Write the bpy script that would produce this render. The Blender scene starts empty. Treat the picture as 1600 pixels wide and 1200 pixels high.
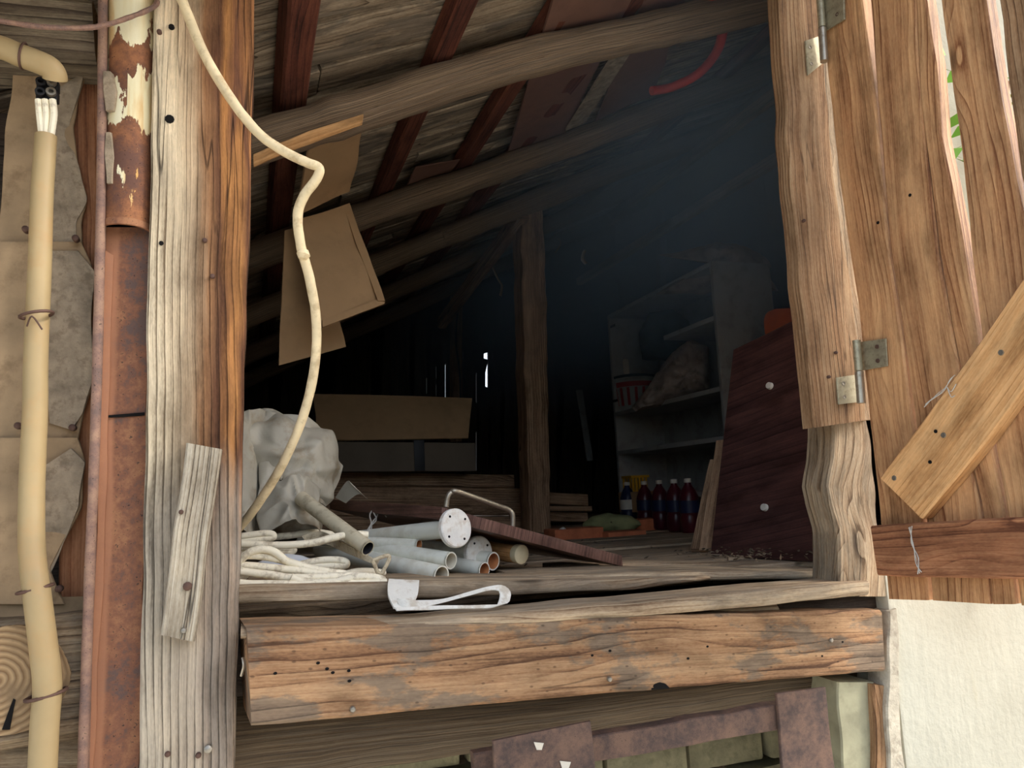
import bpy, bmesh, math, random
from mathutils import Vector as V, Matrix, noise as mn
random.seed(7)
C = bpy.context.scene.collection
R_ = math.radians
# ------------------------------------------------------------------ camera, sky, sun, exposure
F = 1200.0
H = 1.9
_y = V((-410, 187, 1200)).normalized()          # into the loft, in camera axes (right, down, forward)
_x = V((3500, 0, 1200)); _x = (_x - _y * _x.dot(_y)).normalized()
_u = -(_x.cross(_y)); _u = _u if _u.y < 0 else -_u
RT = V((_x.x, _y.x, _u.x)); DN = V((_x.y, _y.y, _u.y)); FW = V((_x.z, _y.z, _u.z))
CAM = V((0, 0, H))
cd = bpy.data.cameras.new('camera'); cam = bpy.data.objects.new('camera', cd); C.objects.link(cam)
cd.sensor_width = 36; cd.lens = F / 1600 * 36; cd.clip_start = .02
cam.matrix_world = Matrix(((RT.x, -DN.x, -FW.x, CAM.x), (RT.y, -DN.y, -FW.y, CAM.y), (RT.z, -DN.z, -FW.z, CAM.z), (0, 0, 0, 1)))
sc = bpy.context.scene; sc.camera = cam
w = bpy.data.worlds.new('sky'); sc.world = w; w.use_nodes = True
nt = w.node_tree; bg = nt.nodes['Background']
sky = nt.nodes.new('ShaderNodeTexSky'); sky.sky_type = 'NISHITA'; sky.sun_disc = False
sky.sun_elevation = R_(38); sky.sun_rotation = R_(100); sky.air_density = 1.0; sky.dust_density = 4.0; sky.ozone_density = 1.0
hs = nt.nodes.new('ShaderNodeHueSaturation'); hs.inputs['Saturation'].default_value = .6
nt.links.new(sky.outputs[0], hs.inputs['Color']); nt.links.new(hs.outputs[0], bg.inputs[0])
bg.inputs[1].default_value = .47
sd = bpy.data.lights.new('sun', 'SUN'); sd.energy = .95; sd.angle = R_(2.0); sd.color = (1, .96, .9)
sun = bpy.data.objects.new('sun', sd); C.objects.link(sun)
sun.rotation_euler = V((-.72, .40, -.56)).to_track_quat('-Z', 'Y').to_euler(); sun.location = (6, -4, 8)
vs = sc.view_settings; vs.view_transform = 'Standard'; vs.look = 'None'; vs.gamma = 1; vs.exposure = .42; vs.use_curve_mapping = False
sc.cycles.max_bounces = 8; sc.cycles.diffuse_bounces = 6; sc.cycles.use_denoising = True
sc.cycles.volume_bounces = 1; sc.cycles.volume_step_rate = 4; sc.cycles.volume_max_steps = 64

# ------------------------------------------------------------------ geometry helpers
def ray(px, py): return RT * ((px - 800) / F) + DN * ((py - 600) / F) + FW
def P(px, py, Y):
    r = ray(px, py); return CAM + r * (Y / r.y)
def PZ(px, py, z):
    r = ray(px, py); return CAM + r * (z / r.z)
def PX(px, py, x):
    r = ray(px, py); return CAM + r * (x / r.x)
def PP(px, py, pt, n):
    r = ray(px, py); return CAM + r * ((pt - CAM).dot(n) / r.dot(n))
def Q(lst, Y=None): return [P(a[0], a[1], a[2] if len(a) > 2 else Y) for a in lst]
def resample(pts, n):
    d = [0]
    for a, b in zip(pts, pts[1:]): d.append(d[-1] + (b - a).length)
    out = []; k = 0
    for i in range(n + 1):
        s = d[-1] * i / n
        while k < len(pts) - 2 and d[k + 1] < s: k += 1
        t = (s - d[k]) / max(d[k + 1] - d[k], 1e-9)
        out.append(pts[k].lerp(pts[k + 1], min(max(t, 0), 1)))
    return out
def smooth(pts, n):
    """Catmull-Rom through the points, n samples per span"""
    out = []
    for i in range(len(pts) - 1):
        p0 = pts[max(i - 1, 0)]; p1 = pts[i]; p2 = pts[i + 1]; p3 = pts[min(i + 2, len(pts) - 1)]
        for k in range(n):
            t = k / n
            out.append(.5 * ((2 * p1) + (p2 - p0) * t + (2 * p0 - 5 * p1 + 4 * p2 - p3) * t * t + (3 * p1 - p0 - 3 * p2 + p3) * t ** 3))
    out.append(pts[-1].copy()); return out
def nz(v, s, seed=0): return mn.noise(V((v.x * s + seed * 7.31, v.y * s + seed * 3.7, v.z * s - seed * 5.1)))
def tag(o, label=None, cat=None, group=None, kind=None):
    if label: o['label'] = label
    if cat: o['category'] = cat
    if group: o['group'] = group
    if kind: o['kind'] = kind
    return o
def link(name, me, mats, parent=None, origin=None, angle=40):
    o = bpy.data.objects.new(name, me)
    for m in (mats if isinstance(mats, (list, tuple)) else [mats]): me.materials.append(m)
    if origin is None:
        origin = V((0, 0, 0))
        if len(me.vertices):
            xs = [v.co for v in me.vertices]
            origin = V((sum(c.x for c in xs) / len(xs), sum(c.y for c in xs) / len(xs), min(c.z for c in xs)))
    me.transform(Matrix.Translation(-origin)); me.shade_smooth(); me.set_sharp_from_angle(angle=R_(angle))
    C.objects.link(o)
    if parent:
        o.parent = parent; o.location = origin - world(parent)
    else: o.location = origin
    return o
def world(o):
    p = V(o.location)
    while o.parent: o = o.parent; p += V(o.location)
    return p
def empty(name, loc, label=None, cat=None, group=None, kind=None, parent=None):
    o = bpy.data.objects.new(name, None); C.objects.link(o); o.empty_display_size = .05
    if parent: o.parent = parent; o.location = V(loc) - world(parent)
    else: o.location = loc
    return tag(o, label, cat, group, kind)
def mesh(name, vs_, fs, uvs=None, mi=None):
    me = bpy.data.meshes.new(name); me.from_pydata([tuple(v) for v in vs_], [], fs)
    if uvs:
        ul = me.uv_layers.new(name='UVMap'); k = 0
        for f in uvs:
            for c in f: ul.data[k].uv = c; k += 1
    if mi:
        for p, m in zip(me.polygons, mi): p.material_index = m
    bm = bmesh.new(); bm.from_mesh(me); bmesh.ops.recalc_face_normals(bm, faces=bm.faces); bm.to_mesh(me); bm.free()
    return me
SEED = [0]
ZDOOR = H + 1.04
def strip(name, L, Rr, thick, mat, parent=None, n=20, m=4, rough=.0016, wob=.0010, rnd=.003, away=None, u0=0):
    """a plank given by its two long edges (front face), thickened away from the viewer"""
    SEED[0] += 1; sd_ = SEED[0]
    if name == 'jamb_board' or (name == 'plank' and parent and parent.name == 'door_1' and L[0].z < ZDOOR):   # runs on above the picture
        L, Rr = [[p[0] + (p[0] - p[1]) * ((ZDOOR - p[0].z) / (p[0].z - p[1].z))] + p for p in (L, Rr)]
    A = resample(L, n); B = resample(Rr, n)
    nrm = (A[n] - A[0]).cross(B[0] - A[0] + B[n] - A[n]).normalized()
    if away is None: away = (A[0] + B[n]) * .5 - CAM
    if nrm.dot(away) < 0: nrm = -nrm
    vs_ = []; uv = []
    u = u0; W = []
    for i in range(n + 1):
        if i: u += ((A[i] + B[i]) - (A[i - 1] + B[i - 1])).length * .5
        wd = (B[i] - A[i]); wl = wd.length; wd = wd / max(wl, 1e-6)
        a = A[i] + wd * rough * nz(A[i], 14, sd_) * 2; b = B[i] + wd * rough * nz(B[i], 14, sd_ + 3) * 2
        row = []
        for j in range(m + 1):
            t = j / m
            if m >= 3: t = [0, min(rnd * .9 / wl, .2)][j] if j < 2 else (1 - [0, min(rnd * .9 / wl, .2)][m - j] if m - j < 2 else (j - 1) / (m - 2))
            p = a.lerp(b, t)
            p = p + nrm * (wob * nz(p, 9, sd_) * 2 + (rnd if j in (0, m) else 0))
            row.append(len(vs_)); vs_.append(p); uv.append((u, wl * t))
        p = a + nrm * thick; row.append(len(vs_)); vs_.append(p); uv.append((u, -thick))
        p = b + nrm * thick; row.append(len(vs_)); vs_.append(p); uv.append((u, wl + thick))
        W.append(row)
    fs = []; fu = []
    def q(*ix): fs.append(ix); fu.append([uv[k] for k in ix])
    for i in range(n):
        for j in range(m): q(W[i][j], W[i][j + 1], W[i + 1][j + 1], W[i + 1][j])
        q(W[i][0], W[i + 1][0], W[i + 1][m + 1], W[i][m + 1])
        q(W[i][m], W[i][m + 2], W[i + 1][m + 2], W[i + 1][m])
        a, b, c, d = W[i][m + 1], W[i + 1][m + 1], W[i + 1][m + 2], W[i][m + 2]
        fs.append((a, b, c, d)); wl = (B[i] - A[i]).length
        fu.append([(uv[a][0], 0), (uv[b][0], 0), (uv[b][0], wl), (uv[a][0], wl)])
    for i in (0, n):
        ix = [W[i][m + 1]] + W[i][:m + 1] + [W[i][m + 2]]
        fs.append(tuple(ix)); fu.append([(uv[k][0] * .02 + (0 if k != ix[0] and k != ix[-1] else thick), uv[k][1]) for k in ix])
    return link(name, mesh(name, vs_, fs, fu), mat, parent)
def rect(w_, h_, ch=.12):
    c = min(w_, h_) * ch; a, b = w_ / 2, h_ / 2
    return [(-a + c, -b), (0, -b), (a - c, -b), (a, -b + c), (a, 0), (a, b - c), (a - c, b), (0, b), (-a + c, b), (-a, b - c), (-a, 0), (-a, -b + c)]
def circ(r, k=10): return [(r * math.cos(2 * math.pi * i / k), r * math.sin(2 * math.pi * i / k)) for i in range(k)]
def sweep(name, pts, sec, mat, parent=None, up=V((0, 0, 1)), scale=None, amp=0, freq=8, capmat=None, caps=True, ret=False, origin=None, angle=40):
    SEED[0] += 1; sd_ = SEED[0]
    n = len(pts); k = len(sec); vs_ = []; fs = []; fu = []; mi = []
    per = [0]
    for i in range(k):
        a, b = sec[i], sec[(i + 1) % k]; per.append(per[-1] + math.hypot(b[0] - a[0], b[1] - a[1]))
    u = 0; us = []; side = None
    for i in range(n):
        t = (pts[min(i + 1, n - 1)] - pts[max(i - 1, 0)]).normalized()
        if side is None:
            side = t.cross(up)
            if side.length < 1e-3: side = t.cross(V((1, 0, 0)))
        side = (side - t * side.dot(t)).normalized(); upv = side.cross(t)
        if i: u += (pts[i] - pts[i - 1]).length
        us.append(u); s = 1 if scale is None else (scale[i] if isinstance(scale, list) else scale)
        for (a, b) in sec:
            p = pts[i] + side * a * s + upv * b * s
            if amp:
                d = (side * a + upv * b).normalized(); p = p + d * amp * (nz(p, freq, sd_) + .5 * nz(p, freq * 2.7, sd_))
            vs_.append(p)
    for i in range(n - 1):
        for j in range(k):
            a = i * k + j; b = i * k + (j + 1) % k
            fs.append((a, b, b + k, a + k)); mi.append(0)
            fu.append([(us[i], per[j]), (us[i], per[j + 1]), (us[i + 1], per[j + 1]), (us[i + 1], per[j])])
    if caps:
        for i in (0, n - 1):
            c = len(vs_); vs_.append(sum((vs_[i * k + j] for j in range(k)), V((0, 0, 0))) / k)
            for j in range(k):
                j2 = (j + 1) % k
                fs.append((c, i * k + j, i * k + j2)); fu.append([(0, 0), sec[j], sec[j2]]); mi.append(1 if capmat else 0)
    me = mesh(name, vs_, fs, fu, mi)
    if ret: return me
    return link(name, me, [mat, capmat] if capmat else mat, parent, origin, angle)
def tube(name, pts, r, mat, parent=None, k=10, **kw): return sweep(name, pts, circ(r, k), mat, parent, **kw)
def beam(name, a, b, w_, h_, mat, parent=None, n=12, amp=.002, **kw):
    return sweep(name, [a.lerp(b, i / n) for i in range(n + 1)], rect(w_, h_), mat, parent, amp=amp, **kw)
def box(name, o, ex, ey, ez, mat, parent=None, bev=.002, origin=None, extra=None):
    """parallelepiped from a corner and three edge vectors"""
    bm = bmesh.new(); ul = bm.loops.layers.uv.new('UVMap')
    vs_ = [bm.verts.new(o + ex * a + ey * b + ez * c) for c in (0, 1) for b in (0, 1) for a in (0, 1)]
    for f in ((0, 1, 3, 2), (4, 5, 7, 6), (0, 1, 5, 4), (2, 3, 7, 6), (0, 2, 6, 4), (1, 3, 7, 5)): bm.faces.new([vs_[i] for i in f])
    bmesh.ops.recalc_face_normals(bm, faces=bm.faces)
    if bev: bmesh.ops.bevel(bm, geom=list(bm.edges), offset=bev, segments=2, affect='EDGES', profile=.6)
    es = sorted((ex, ey, ez), key=lambda e: -e.length); d0 = es[0].normalized(); d1 = es[1].normalized(); d2 = es[2].normalized()
    for f in bm.faces:
        for l in f.loops:
            p = l.vert.co - o; nn = f.normal
            if abs(nn.dot(d0)) > .7: l[ul].uv = (p.dot(d2), p.dot(d1))
            elif abs(nn.dot(d1)) > .7: l[ul].uv = (p.dot(d0), p.dot(d2))
            else: l[ul].uv = (p.dot(d0), p.dot(d1))
    me = bpy.data.meshes.new(name); bm.to_mesh(me); bm.free()
    return link(name, me, mat, parent, origin)
def lathe(name, prof, pos, axis, mat, parent=None, k=28, mats=None, sx=1, angle=40):
    """profile of (radius, height) turned round axis at pos"""
    q = axis.normalized().to_track_quat('Z', 'Y'); vs_ = []; fs = []; fu = []; mi = []
    for (r, h) in prof:
        for i in range(k):
            a = 2 * math.pi * i / k; vs_.append(pos + q @ V((r * math.cos(a) * sx, r * math.sin(a), h)))
    for i in range(len(prof) - 1):
        for j in range(k):
            a = i * k + j; b = i * k + (j + 1) % k; fs.append((a, b, b + k, a + k))
            fu.append([(prof[i][1], j / k), (prof[i][1], (j + 1) / k), (prof[i + 1][1], (j + 1) / k), (prof[i + 1][1], j / k)]); mi.append(mats[i] if mats else 0)
    me = mesh(name, vs_, fs, fu, mi)
    return link(name, me, mat, parent, angle=angle)
def blob(name, cen, outline, front, back, mat, parent=None, amp=.01, freq=14, rings=22, k=72, plane=None, fold=1.0, power=.5):
    """closed crumpled body: outline (3D points, star-shaped round cen) gives the silhouette, front and back its depth"""
    SEED[0] += 1; sd_ = SEED[0]
    vd = (cen - CAM).normalized(); ax = vd.cross(V((0, 0, 1))).normalized(); ay = ax.cross(vd)
    pol = []
    for p in outline:
        d = p - cen; pol.append((math.atan2(d.dot(ay), d.dot(ax)), math.hypot(d.dot(ay), d.dot(ax))))
    pol.sort()
    def rad(a):
        for i in range(len(pol)):
            a0, r0 = pol[i]; a1, r1 = pol[(i + 1) % len(pol)]
            if i == len(pol) - 1: a1 += 2 * math.pi
            for aa in (a, a + 2 * math.pi):
                if a0 <= aa <= a1:
                    t = (aa - a0) / max(a1 - a0, 1e-6)
                    x = r0 * math.cos(a0) * (1 - t) + r1 * math.cos(a1) * t; y = r0 * math.sin(a0) * (1 - t) + r1 * math.sin(a1) * t
                    # straight chord between outline points
                    den = math.sin(aa - a0) * r0 + math.sin(a1 - aa) * r1
                    return r0 * r1 * math.sin(a1 - a0) / den if abs(den) > 1e-6 else math.hypot(x, y)
        return pol[0][1]
    vs_ = []; fs = []; fu = []; uv = []
    for side, depth in ((-1, front), (1, back)):
        for i in range(rings + 1):
            th = (math.pi / 2) * i / rings
            s = math.sin(th) ** (power * 1.6 if side < 0 else 1); c = math.cos(th)
            if side > 0 and i == rings: break
            for j in range(k):
                a = -math.pi + 2 * math.pi * j / k; r = rad(a) * s
                p = cen + ax * (r * math.cos(a)) + ay * (r * math.sin(a)) + vd * (side * depth * c)
                # faceted folds
                w2 = nz(p, freq * 2.3, sd_ + 5)
                o_ = V((nz(p, freq * .7, sd_ + 1), nz(p, freq * .7, sd_ + 2), nz(p, freq * .7, sd_ + 4))) * .6
                ds1 = mn.voronoi(p * freq * .8 + o_)[0]; ds2 = mn.voronoi(p * freq * 2.1 + o_)[0]
                dd = amp * (fold * (.55 * (ds1[1] - ds1[0]) - .8 * ds1[0] + .5) + .28 * (ds2[1] - ds2[0]) - .3 * ds2[0] + .3 * nz(p, freq * .5, sd_ + 9))
                p = p - vd * dd * side * -1 * (1 if side < 0 else -1) * (1 - .5 * (i / rings) ** 4)
                p = p + (ax * math.cos(a) + ay * math.sin(a)) * amp * .35 * w2
                vs_.append(p); uv.append((r * math.cos(a), r * math.sin(a)))
    n1 = (rings + 1) * k
    for i in range(rings):
        for j in range(k):
            a = i * k + j; b = i * k + (j + 1) % k; fs.append((a, b, b + k, a + k))
    for i in range(rings - 1):
        for j in range(k):
            a = n1 + i * k + j; b = n1 + i * k + (j + 1) % k; fs.append((a, b, b + k, a + k))
    for j in range(k):
        a = n1 + (rings - 1) * k + j; b = n1 + (rings - 1) * k + (j + 1) % k; fs.append((a, b, rings * k + (j + 1) % k, rings * k + j))
    fu = [[uv[i] for i in f] for f in fs]
    me = mesh(name, vs_, fs, fu)
    bm = bmesh.new(); bm.from_mesh(me); bmesh.ops.remove_doubles(bm, verts=bm.verts, dist=.0004); bmesh.ops.recalc_face_normals(bm, faces=bm.faces); bm.to_mesh(me); bm.free()
    return link(name, me, mat, parent, angle=55)

# ------------------------------------------------------------------ materials
def lin(c): return tuple(((x / 255) / 12.92 if x / 255 <= .04045 else ((x / 255 + .055) / 1.055) ** 2.4) for x in c) + (1,)
class Mat:
    def __init__(s, name, rough=.8, metal=0, spec=.3):
        s.m = bpy.data.materials.new(name); s.m.use_nodes = True; s.t = s.m.node_tree; s.b = s.t.nodes['Principled BSDF']
        s.b.inputs['Roughness'].default_value = rough; s.b.inputs['Metallic'].default_value = metal; s.b.inputs['Specular IOR Level'].default_value = spec
    def put(s, sock, v):
        if hasattr(v, 'is_output'): s.t.links.new(v, sock)
        else: sock.default_value = v
    def uv(s): return s.t.nodes.new('ShaderNodeUVMap').outputs[0]
    def obj(s): return s.t.nodes.new('ShaderNodeTexCoord').outputs['Object']
    def rnd(s): return s.t.nodes.new('ShaderNodeObjectInfo').outputs['Random']
    def sep(s, v): n = s.t.nodes.new('ShaderNodeSeparateXYZ'); s.put(n.inputs[0], v); return n.outputs
    def com(s, x, y, z=0.0):
        n = s.t.nodes.new('ShaderNodeCombineXYZ')
        for i, v in enumerate((x, y, z)): s.put(n.inputs[i], v)
        return n.outputs[0]
    def math(s, op, a, b=0.0, c=0.0, clamp=False):
        n = s.t.nodes.new('ShaderNodeMath'); n.operation = op; n.use_clamp = clamp
        for i, v in enumerate((a, b, c)): s.put(n.inputs[i], v)
        return n.outputs[0]
    def noise(s, vec, scale=1.0, detail=3.0, rough=.55, dist=0.0):
        n = s.t.nodes.new('ShaderNodeTexNoise'); s.put(n.inputs['Vector'], vec)
        for k, v in (('Scale', scale), ('Detail', detail), ('Roughness', rough), ('Distortion', dist)): s.put(n.inputs[k], v)
        return n.outputs[0]
    def voro(s, vec, scale=1.0, feat='F1'):
        n = s.t.nodes.new('ShaderNodeTexVoronoi'); n.feature = feat; s.put(n.inputs['Vector'], vec); n.inputs['Scale'].default_value = scale; return n.outputs['Distance']
    def ramp(s, f, st):
        n = s.t.nodes.new('ShaderNodeValToRGB'); s.put(n.inputs[0], f); e = n.color_ramp.elements
        while len(e) < len(st): e.new(.5)
        for el, (p, c) in zip(e, st): el.position = p; el.color = c if len(c) == 4 else tuple(c) + (1,)
        return n.outputs[0]
    def step(s, f, a, b):
        n = s.t.nodes.new('ShaderNodeMapRange'); n.interpolation_type = 'SMOOTHSTEP'; s.put(n.inputs[0], f); n.inputs[1].default_value = a; n.inputs[2].default_value = b; return n.outputs[0]
    def mix(s, f, a, b, mode='MIX'):
        n = s.t.nodes.new('ShaderNodeMix'); n.data_type = 'RGBA'; n.blend_type = mode; s.put(n.inputs[0], f); s.put(n.inputs[6], a); s.put(n.inputs[7], b); return n.outputs[2]
    def bump(s, h, strength=.5, dist=.003):
        n = s.t.nodes.new('ShaderNodeBump'); n.inputs['Strength'].default_value = strength; n.inputs['Distance'].default_value = dist; s.put(n.inputs['Height'], h)
        s.t.links.new(n.outputs[0], s.b.inputs['Normal'])
    def col(s, c): s.put(s.b.inputs['Base Color'], c); return s
TONE = {'front_beam_wood': .70, 'sill_plank_wood': .78, 'jamb_board_wood': .68, 'jamb_post_wood': .8, 'door_board_wood': .8, 'grey_offcut_wood': .72, 'old_post_wood': .86, 'grey_log_wood': .85, 'rail_wood': .95, 'floor_plank_wood': .85}
def ds(c, k=.86):
    l = .3 * c[0] + .6 * c[1] + .1 * c[2]; return tuple(l + (x - l) * k for x in c)
def wood(name, dark, mid, light, grey=None, gamt=.5, rings=55, wave=1.0, bump=.5, stain=(60, 42, 30), samt=.35, knots=True, cracks=.5, rough=.85, vgrad=None, ugrad=None, fiber=220, gscale=(1.6, 9), freckle=0.0, rc=.24):
    dark, mid, light = ds(dark), ds(mid), ds(light)
    m = Mat(name, rough, 0, .2); u, v, _ = m.sep(m.uv()); r = m.math('MULTIPLY', m.rnd(), 37.0)
    lo = m.noise(m.com(m.math('MULTIPLY', u, 1.3), m.math('MULTIPLY', v, 5.0), r), 1, 2, .5)
    lo2 = m.noise(m.com(m.math('MULTIPLY', u, 5.0), m.math('MULTIPLY', v, 14.0), r), 1, 2, .5)
    g = m.math('ADD', m.math('MULTIPLY', v, float(rings) * 1.75), m.math('ADD', m.math('MULTIPLY', lo, 6.0 * wave), m.math('MULTIPLY', lo2, 1.1 * wave)))
    kn = None
    if knots:
        kd = m.voro(m.com(m.math('MULTIPLY', u, 2.6), m.math('MULTIPLY', v, 11.0), r), 1)
        kn = m.math('SUBTRACT', 1.0, m.step(kd, .03, .11))
        g = m.math('ADD', g, m.math('MULTIPLY', m.math('SUBTRACT', 1.0, m.step(kd, 0.0, .36)), 2.2))
    fr_ = m.math('FRACT', g); ring = m.math('ADD', m.math('MULTIPLY', m.math('POWER', fr_, 7.0), 1.0), m.math('MULTIPLY', fr_, .35))
    ring = m.math('MULTIPLY', ring, m.math('SUBTRACT', 1.0, m.step(fr_, .94, 1.0)))
    fib = m.noise(m.com(m.math('MULTIPLY', u, 7.0), m.math('MULTIPLY', v, float(fiber) * 1.6), r), 1, 5, .7)
    rmod = m.step(m.noise(m.com(m.math('MULTIPLY', u, 2.0), m.math('MULTIPLY', v, 18.0), m.math('ADD', r, 21.0)), 1, 3, .6), .3, .7)
    spk = m.noise(m.com(m.math('MULTIPLY', u, 130.0), m.math('MULTIPLY', v, 420.0), r), 1, 2, .6)
    fib2 = m.noise(m.com(m.math('MULTIPLY', u, 2.2), m.math('MULTIPLY', v, fiber * .22), r), 1, 2, .6)
    f = m.math('SUBTRACT', m.math('ADD', m.math('MULTIPLY', spk, .22), m.math('ADD', m.math('MULTIPLY', fib, .55), m.math('MULTIPLY', fib2, .55))), m.math('MULTIPLY', m.math('MULTIPLY', ring, rmod), rc * 1.7))
    c = m.ramp(f, [(.38, lin(dark)), (.56, lin(mid)), (.76, lin(light))])
    if vgrad:
        cv = m.ramp(m.math('MULTIPLY', v, 1.0 / vgrad[0]), [(p, lin(cc)) for p, cc in vgrad[1]])
        wob = m.math('ADD', m.math('MULTIPLY', v, 1.0 / vgrad[0]), m.math('MULTIPLY', m.math('SUBTRACT', m.noise(m.com(m.math('MULTIPLY', u, 3.0), m.math('MULTIPLY', v, 25.0), r), 1, 3), .5), vgrad[2]))
        cv = m.ramp(wob, [(p, lin(cc)) for p, cc in vgrad[1]])
        c = m.mix(1.0, cv, m.ramp(f, [(.30, (.25, .22, .19)), (.54, (.82, .8, .78)), (.76, (1.15, 1.12, 1.1))]), 'MULTIPLY')
    if ugrad:
        nn = m.noise(m.com(m.math('MULTIPLY', u, 4.0), m.math('MULTIPLY', v, 22.0), r), 1, 4)
        fu_ = m.step(m.math('ADD', u, m.math('MULTIPLY', m.math('SUBTRACT', nn, .5), ugrad[3])), ugrad[0], ugrad[1])
        c = m.mix(m.math('MULTIPLY', fu_, ugrad[4]), c, m.mix(1.0, lin(ugrad[2]), m.ramp(f, [(.30, (.3, .3, .3)), (.54, (.84, .84, .84)), (.76, (1.12, 1.12, 1.12))]), 'MULTIPLY'))
    if grey:
        gn = m.noise(m.com(m.math('MULTIPLY', u, gscale[0] * 2), m.math('MULTIPLY', v, gscale[1] * 2), m.math('ADD', r, 5.0)), 1, 6, .68)
        c = m.mix(m.math('MULTIPLY', m.step(gn, .48, .56), gamt), c, m.mix(1.0, lin(grey), m.ramp(f, [(.32, (.4, .4, .4)), (.54, (.9, .9, .9)), (.76, (1.15, 1.15, 1.15))]), 'MULTIPLY'))
    sn = m.noise(m.com(m.math('MULTIPLY', u, 1.2), m.math('MULTIPLY', v, 11.0), m.math('ADD', r, 11.0)), 1, 4, .6)
    c = m.mix(m.math('MULTIPLY', m.step(sn, .52, .72), samt), c, lin(stain))
    mo_ = m.noise(m.com(m.math('MULTIPLY', u, 9.0), m.math('MULTIPLY', v, 24.0), m.math('ADD', r, 31.0)), 1, 5, .65)
    c = m.mix(1.0, c, m.ramp(mo_, [(.32, (.62, .60, .58)), (.5, (1, 1, 1)), (.68, (1.22, 1.2, 1.17))]), 'MULTIPLY')
    h = f
    if kn is not None: c = m.mix(m.math('MULTIPLY', kn, .75), c, lin(tuple(x * .45 for x in dark)))
    if freckle:
        fk = m.voro(m.com(m.math('MULTIPLY', u, 40.0), m.math('MULTIPLY', v, 75.0), r), 1)
        c = m.mix(m.math('MULTIPLY', m.math('SUBTRACT', 1.0, m.step(fk, .06, .16)), freckle), c, lin((35, 24, 18)))
    if cracks:
        ck = m.noise(m.com(m.math('MULTIPLY', u, 1.1), m.math('MULTIPLY', v, 30.0), m.math('ADD', r, 3.0)), 1, 2, .5)
        ck = m.math('SUBTRACT', 1.0, m.step(m.math('ABSOLUTE', m.math('SUBTRACT', ck, .47)), .0, .012))
        gate = m.step(m.noise(m.com(m.math('MULTIPLY', u, 1.7), m.math('MULTIPLY', v, 3.0), r), 1, 1), .45, .6)
        ck = m.math('MULTIPLY', m.math('MULTIPLY', ck, gate), cracks)
        c = m.mix(ck, c, lin((30, 20, 14))); h = m.math('SUBTRACT', h, m.math('MULTIPLY', ck, .8))
    tv = TONE.get(name)
    if tv: c = m.mix(1.0, c, (tv, tv, tv, 1), 'MULTIPLY')
    m.col(c); m.bump(h, bump, .004); return m.m
def endgrain(name, c1, c2, c3, freq=140):
    m = Mat(name, .9, 0, .1); u, v, _ = m.sep(m.uv())
    n = m.noise(m.uv(), 22, 4); d = m.math('SQRT', m.math('ADD', m.math('POWER', m.math('ADD', u, .012), 2.0), m.math('POWER', v, 2.0)))
    rg = m.math('FRACT', m.math('ADD', m.math('MULTIPLY', d, float(freq)), m.math('MULTIPLY', n, 1.2)))
    m.col(m.mix(m.step(n, .45, .7), m.ramp(rg, [(0, lin(c2)), (.6, lin(c1)), (1, lin(c3))]), lin(c3))); m.bump(rg, .4, .002); return m.m
def rust(name, a=(118, 66, 44), b=(88, 66, 62), c=(160, 98, 62), rough=.75, scale=14, paint=None, thr=.5, lit_edge=None):
    m = Mat(name, rough, .15, .3); ob = m.obj(); n1 = m.noise(ob, scale, 6, .62); n2 = m.noise(ob, scale * 6, 4, .6); n3 = m.noise(ob, scale * 22, 3, .6)
    f = m.math('ADD', m.math('MULTIPLY', n1, .65), m.math('ADD', m.math('MULTIPLY', n2, .25), m.math('MULTIPLY', n3, .2)))
    cc = m.ramp(f, [(.46, lin(b)), (.54, lin(a)), (.64, lin(c))])
    cc = m.mix(m.step(n3, .58, .75), cc, lin(tuple(x * .62 for x in b)))
    if lit_edge:
        u, v, _ = m.sep(m.uv()); cc = m.mix(m.math('MULTIPLY', m.math('SUBTRACT', 1.0, m.step(m.math('ABSOLUTE', m.math('SUBTRACT', v, lit_edge[0])), lit_edge[1] * .6, lit_edge[1])), .8), cc, lin(lit_edge[2]))
    h = f
    if paint:
        u, v, _ = m.sep(m.uv()); pn = m.noise(m.com(m.math('MULTIPLY', u, 9.0), m.math('MULTIPLY', v, 24.0), 3.0), 1, 7, .62)
        z1_ = m.math('MULTIPLY', m.math('SUBTRACT', 1.0, m.step(m.math('ABSOLUTE', m.math('SUBTRACT', u, .15)), .012, .045)), .16)
        z2_ = m.math('MULTIPLY', m.step(u, .22, .27), .19)
        pm = m.step(m.math('ADD', pn, m.math('ADD', z1_, z2_)), .605, .62)
        pc = m.ramp(m.noise(m.com(m.math('MULTIPLY', u, 5.0), m.math('MULTIPLY', v, 40.0), 9.0), 1, 5), [(.35, lin(paint[2])), (.5, lin(paint[0])), (.75, lin((232, 226, 198)))])
        cc = m.mix(m.math('SUBTRACT', 1.0, pm), cc, pc); h = m.math('SUBTRACT', f, m.math('MULTIPLY', pm, .6))
    m.col(cc); m.bump(h, .35, .002); return m.m
def plain(name, col, var=.12, rough=.6, metal=0, scale=12, dirt=None, damt=.5, spec=.3, bump=.1, trans=0):
    m = Mat(name, rough, metal, spec); ob = m.obj(); n = m.noise(ob, scale, 5, .6)
    a = tuple(min(255, x * (1 + var)) for x in col); b = tuple(x * (1 - var) for x in col)
    c = m.ramp(n, [(.3, lin(b)), (.7, lin(a))])
    if dirt: c = m.mix(m.math('MULTIPLY', m.step(m.noise(ob, scale * 2.3, 6, .65), .48, .66), damt), c, lin(dirt))
    m.col(c)
    if bump: m.bump(m.noise(ob, scale * 6, 4), bump, .002)
    if trans: m.b.inputs['Transmission Weight'].default_value = trans
    return m.m
M = {}
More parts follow.
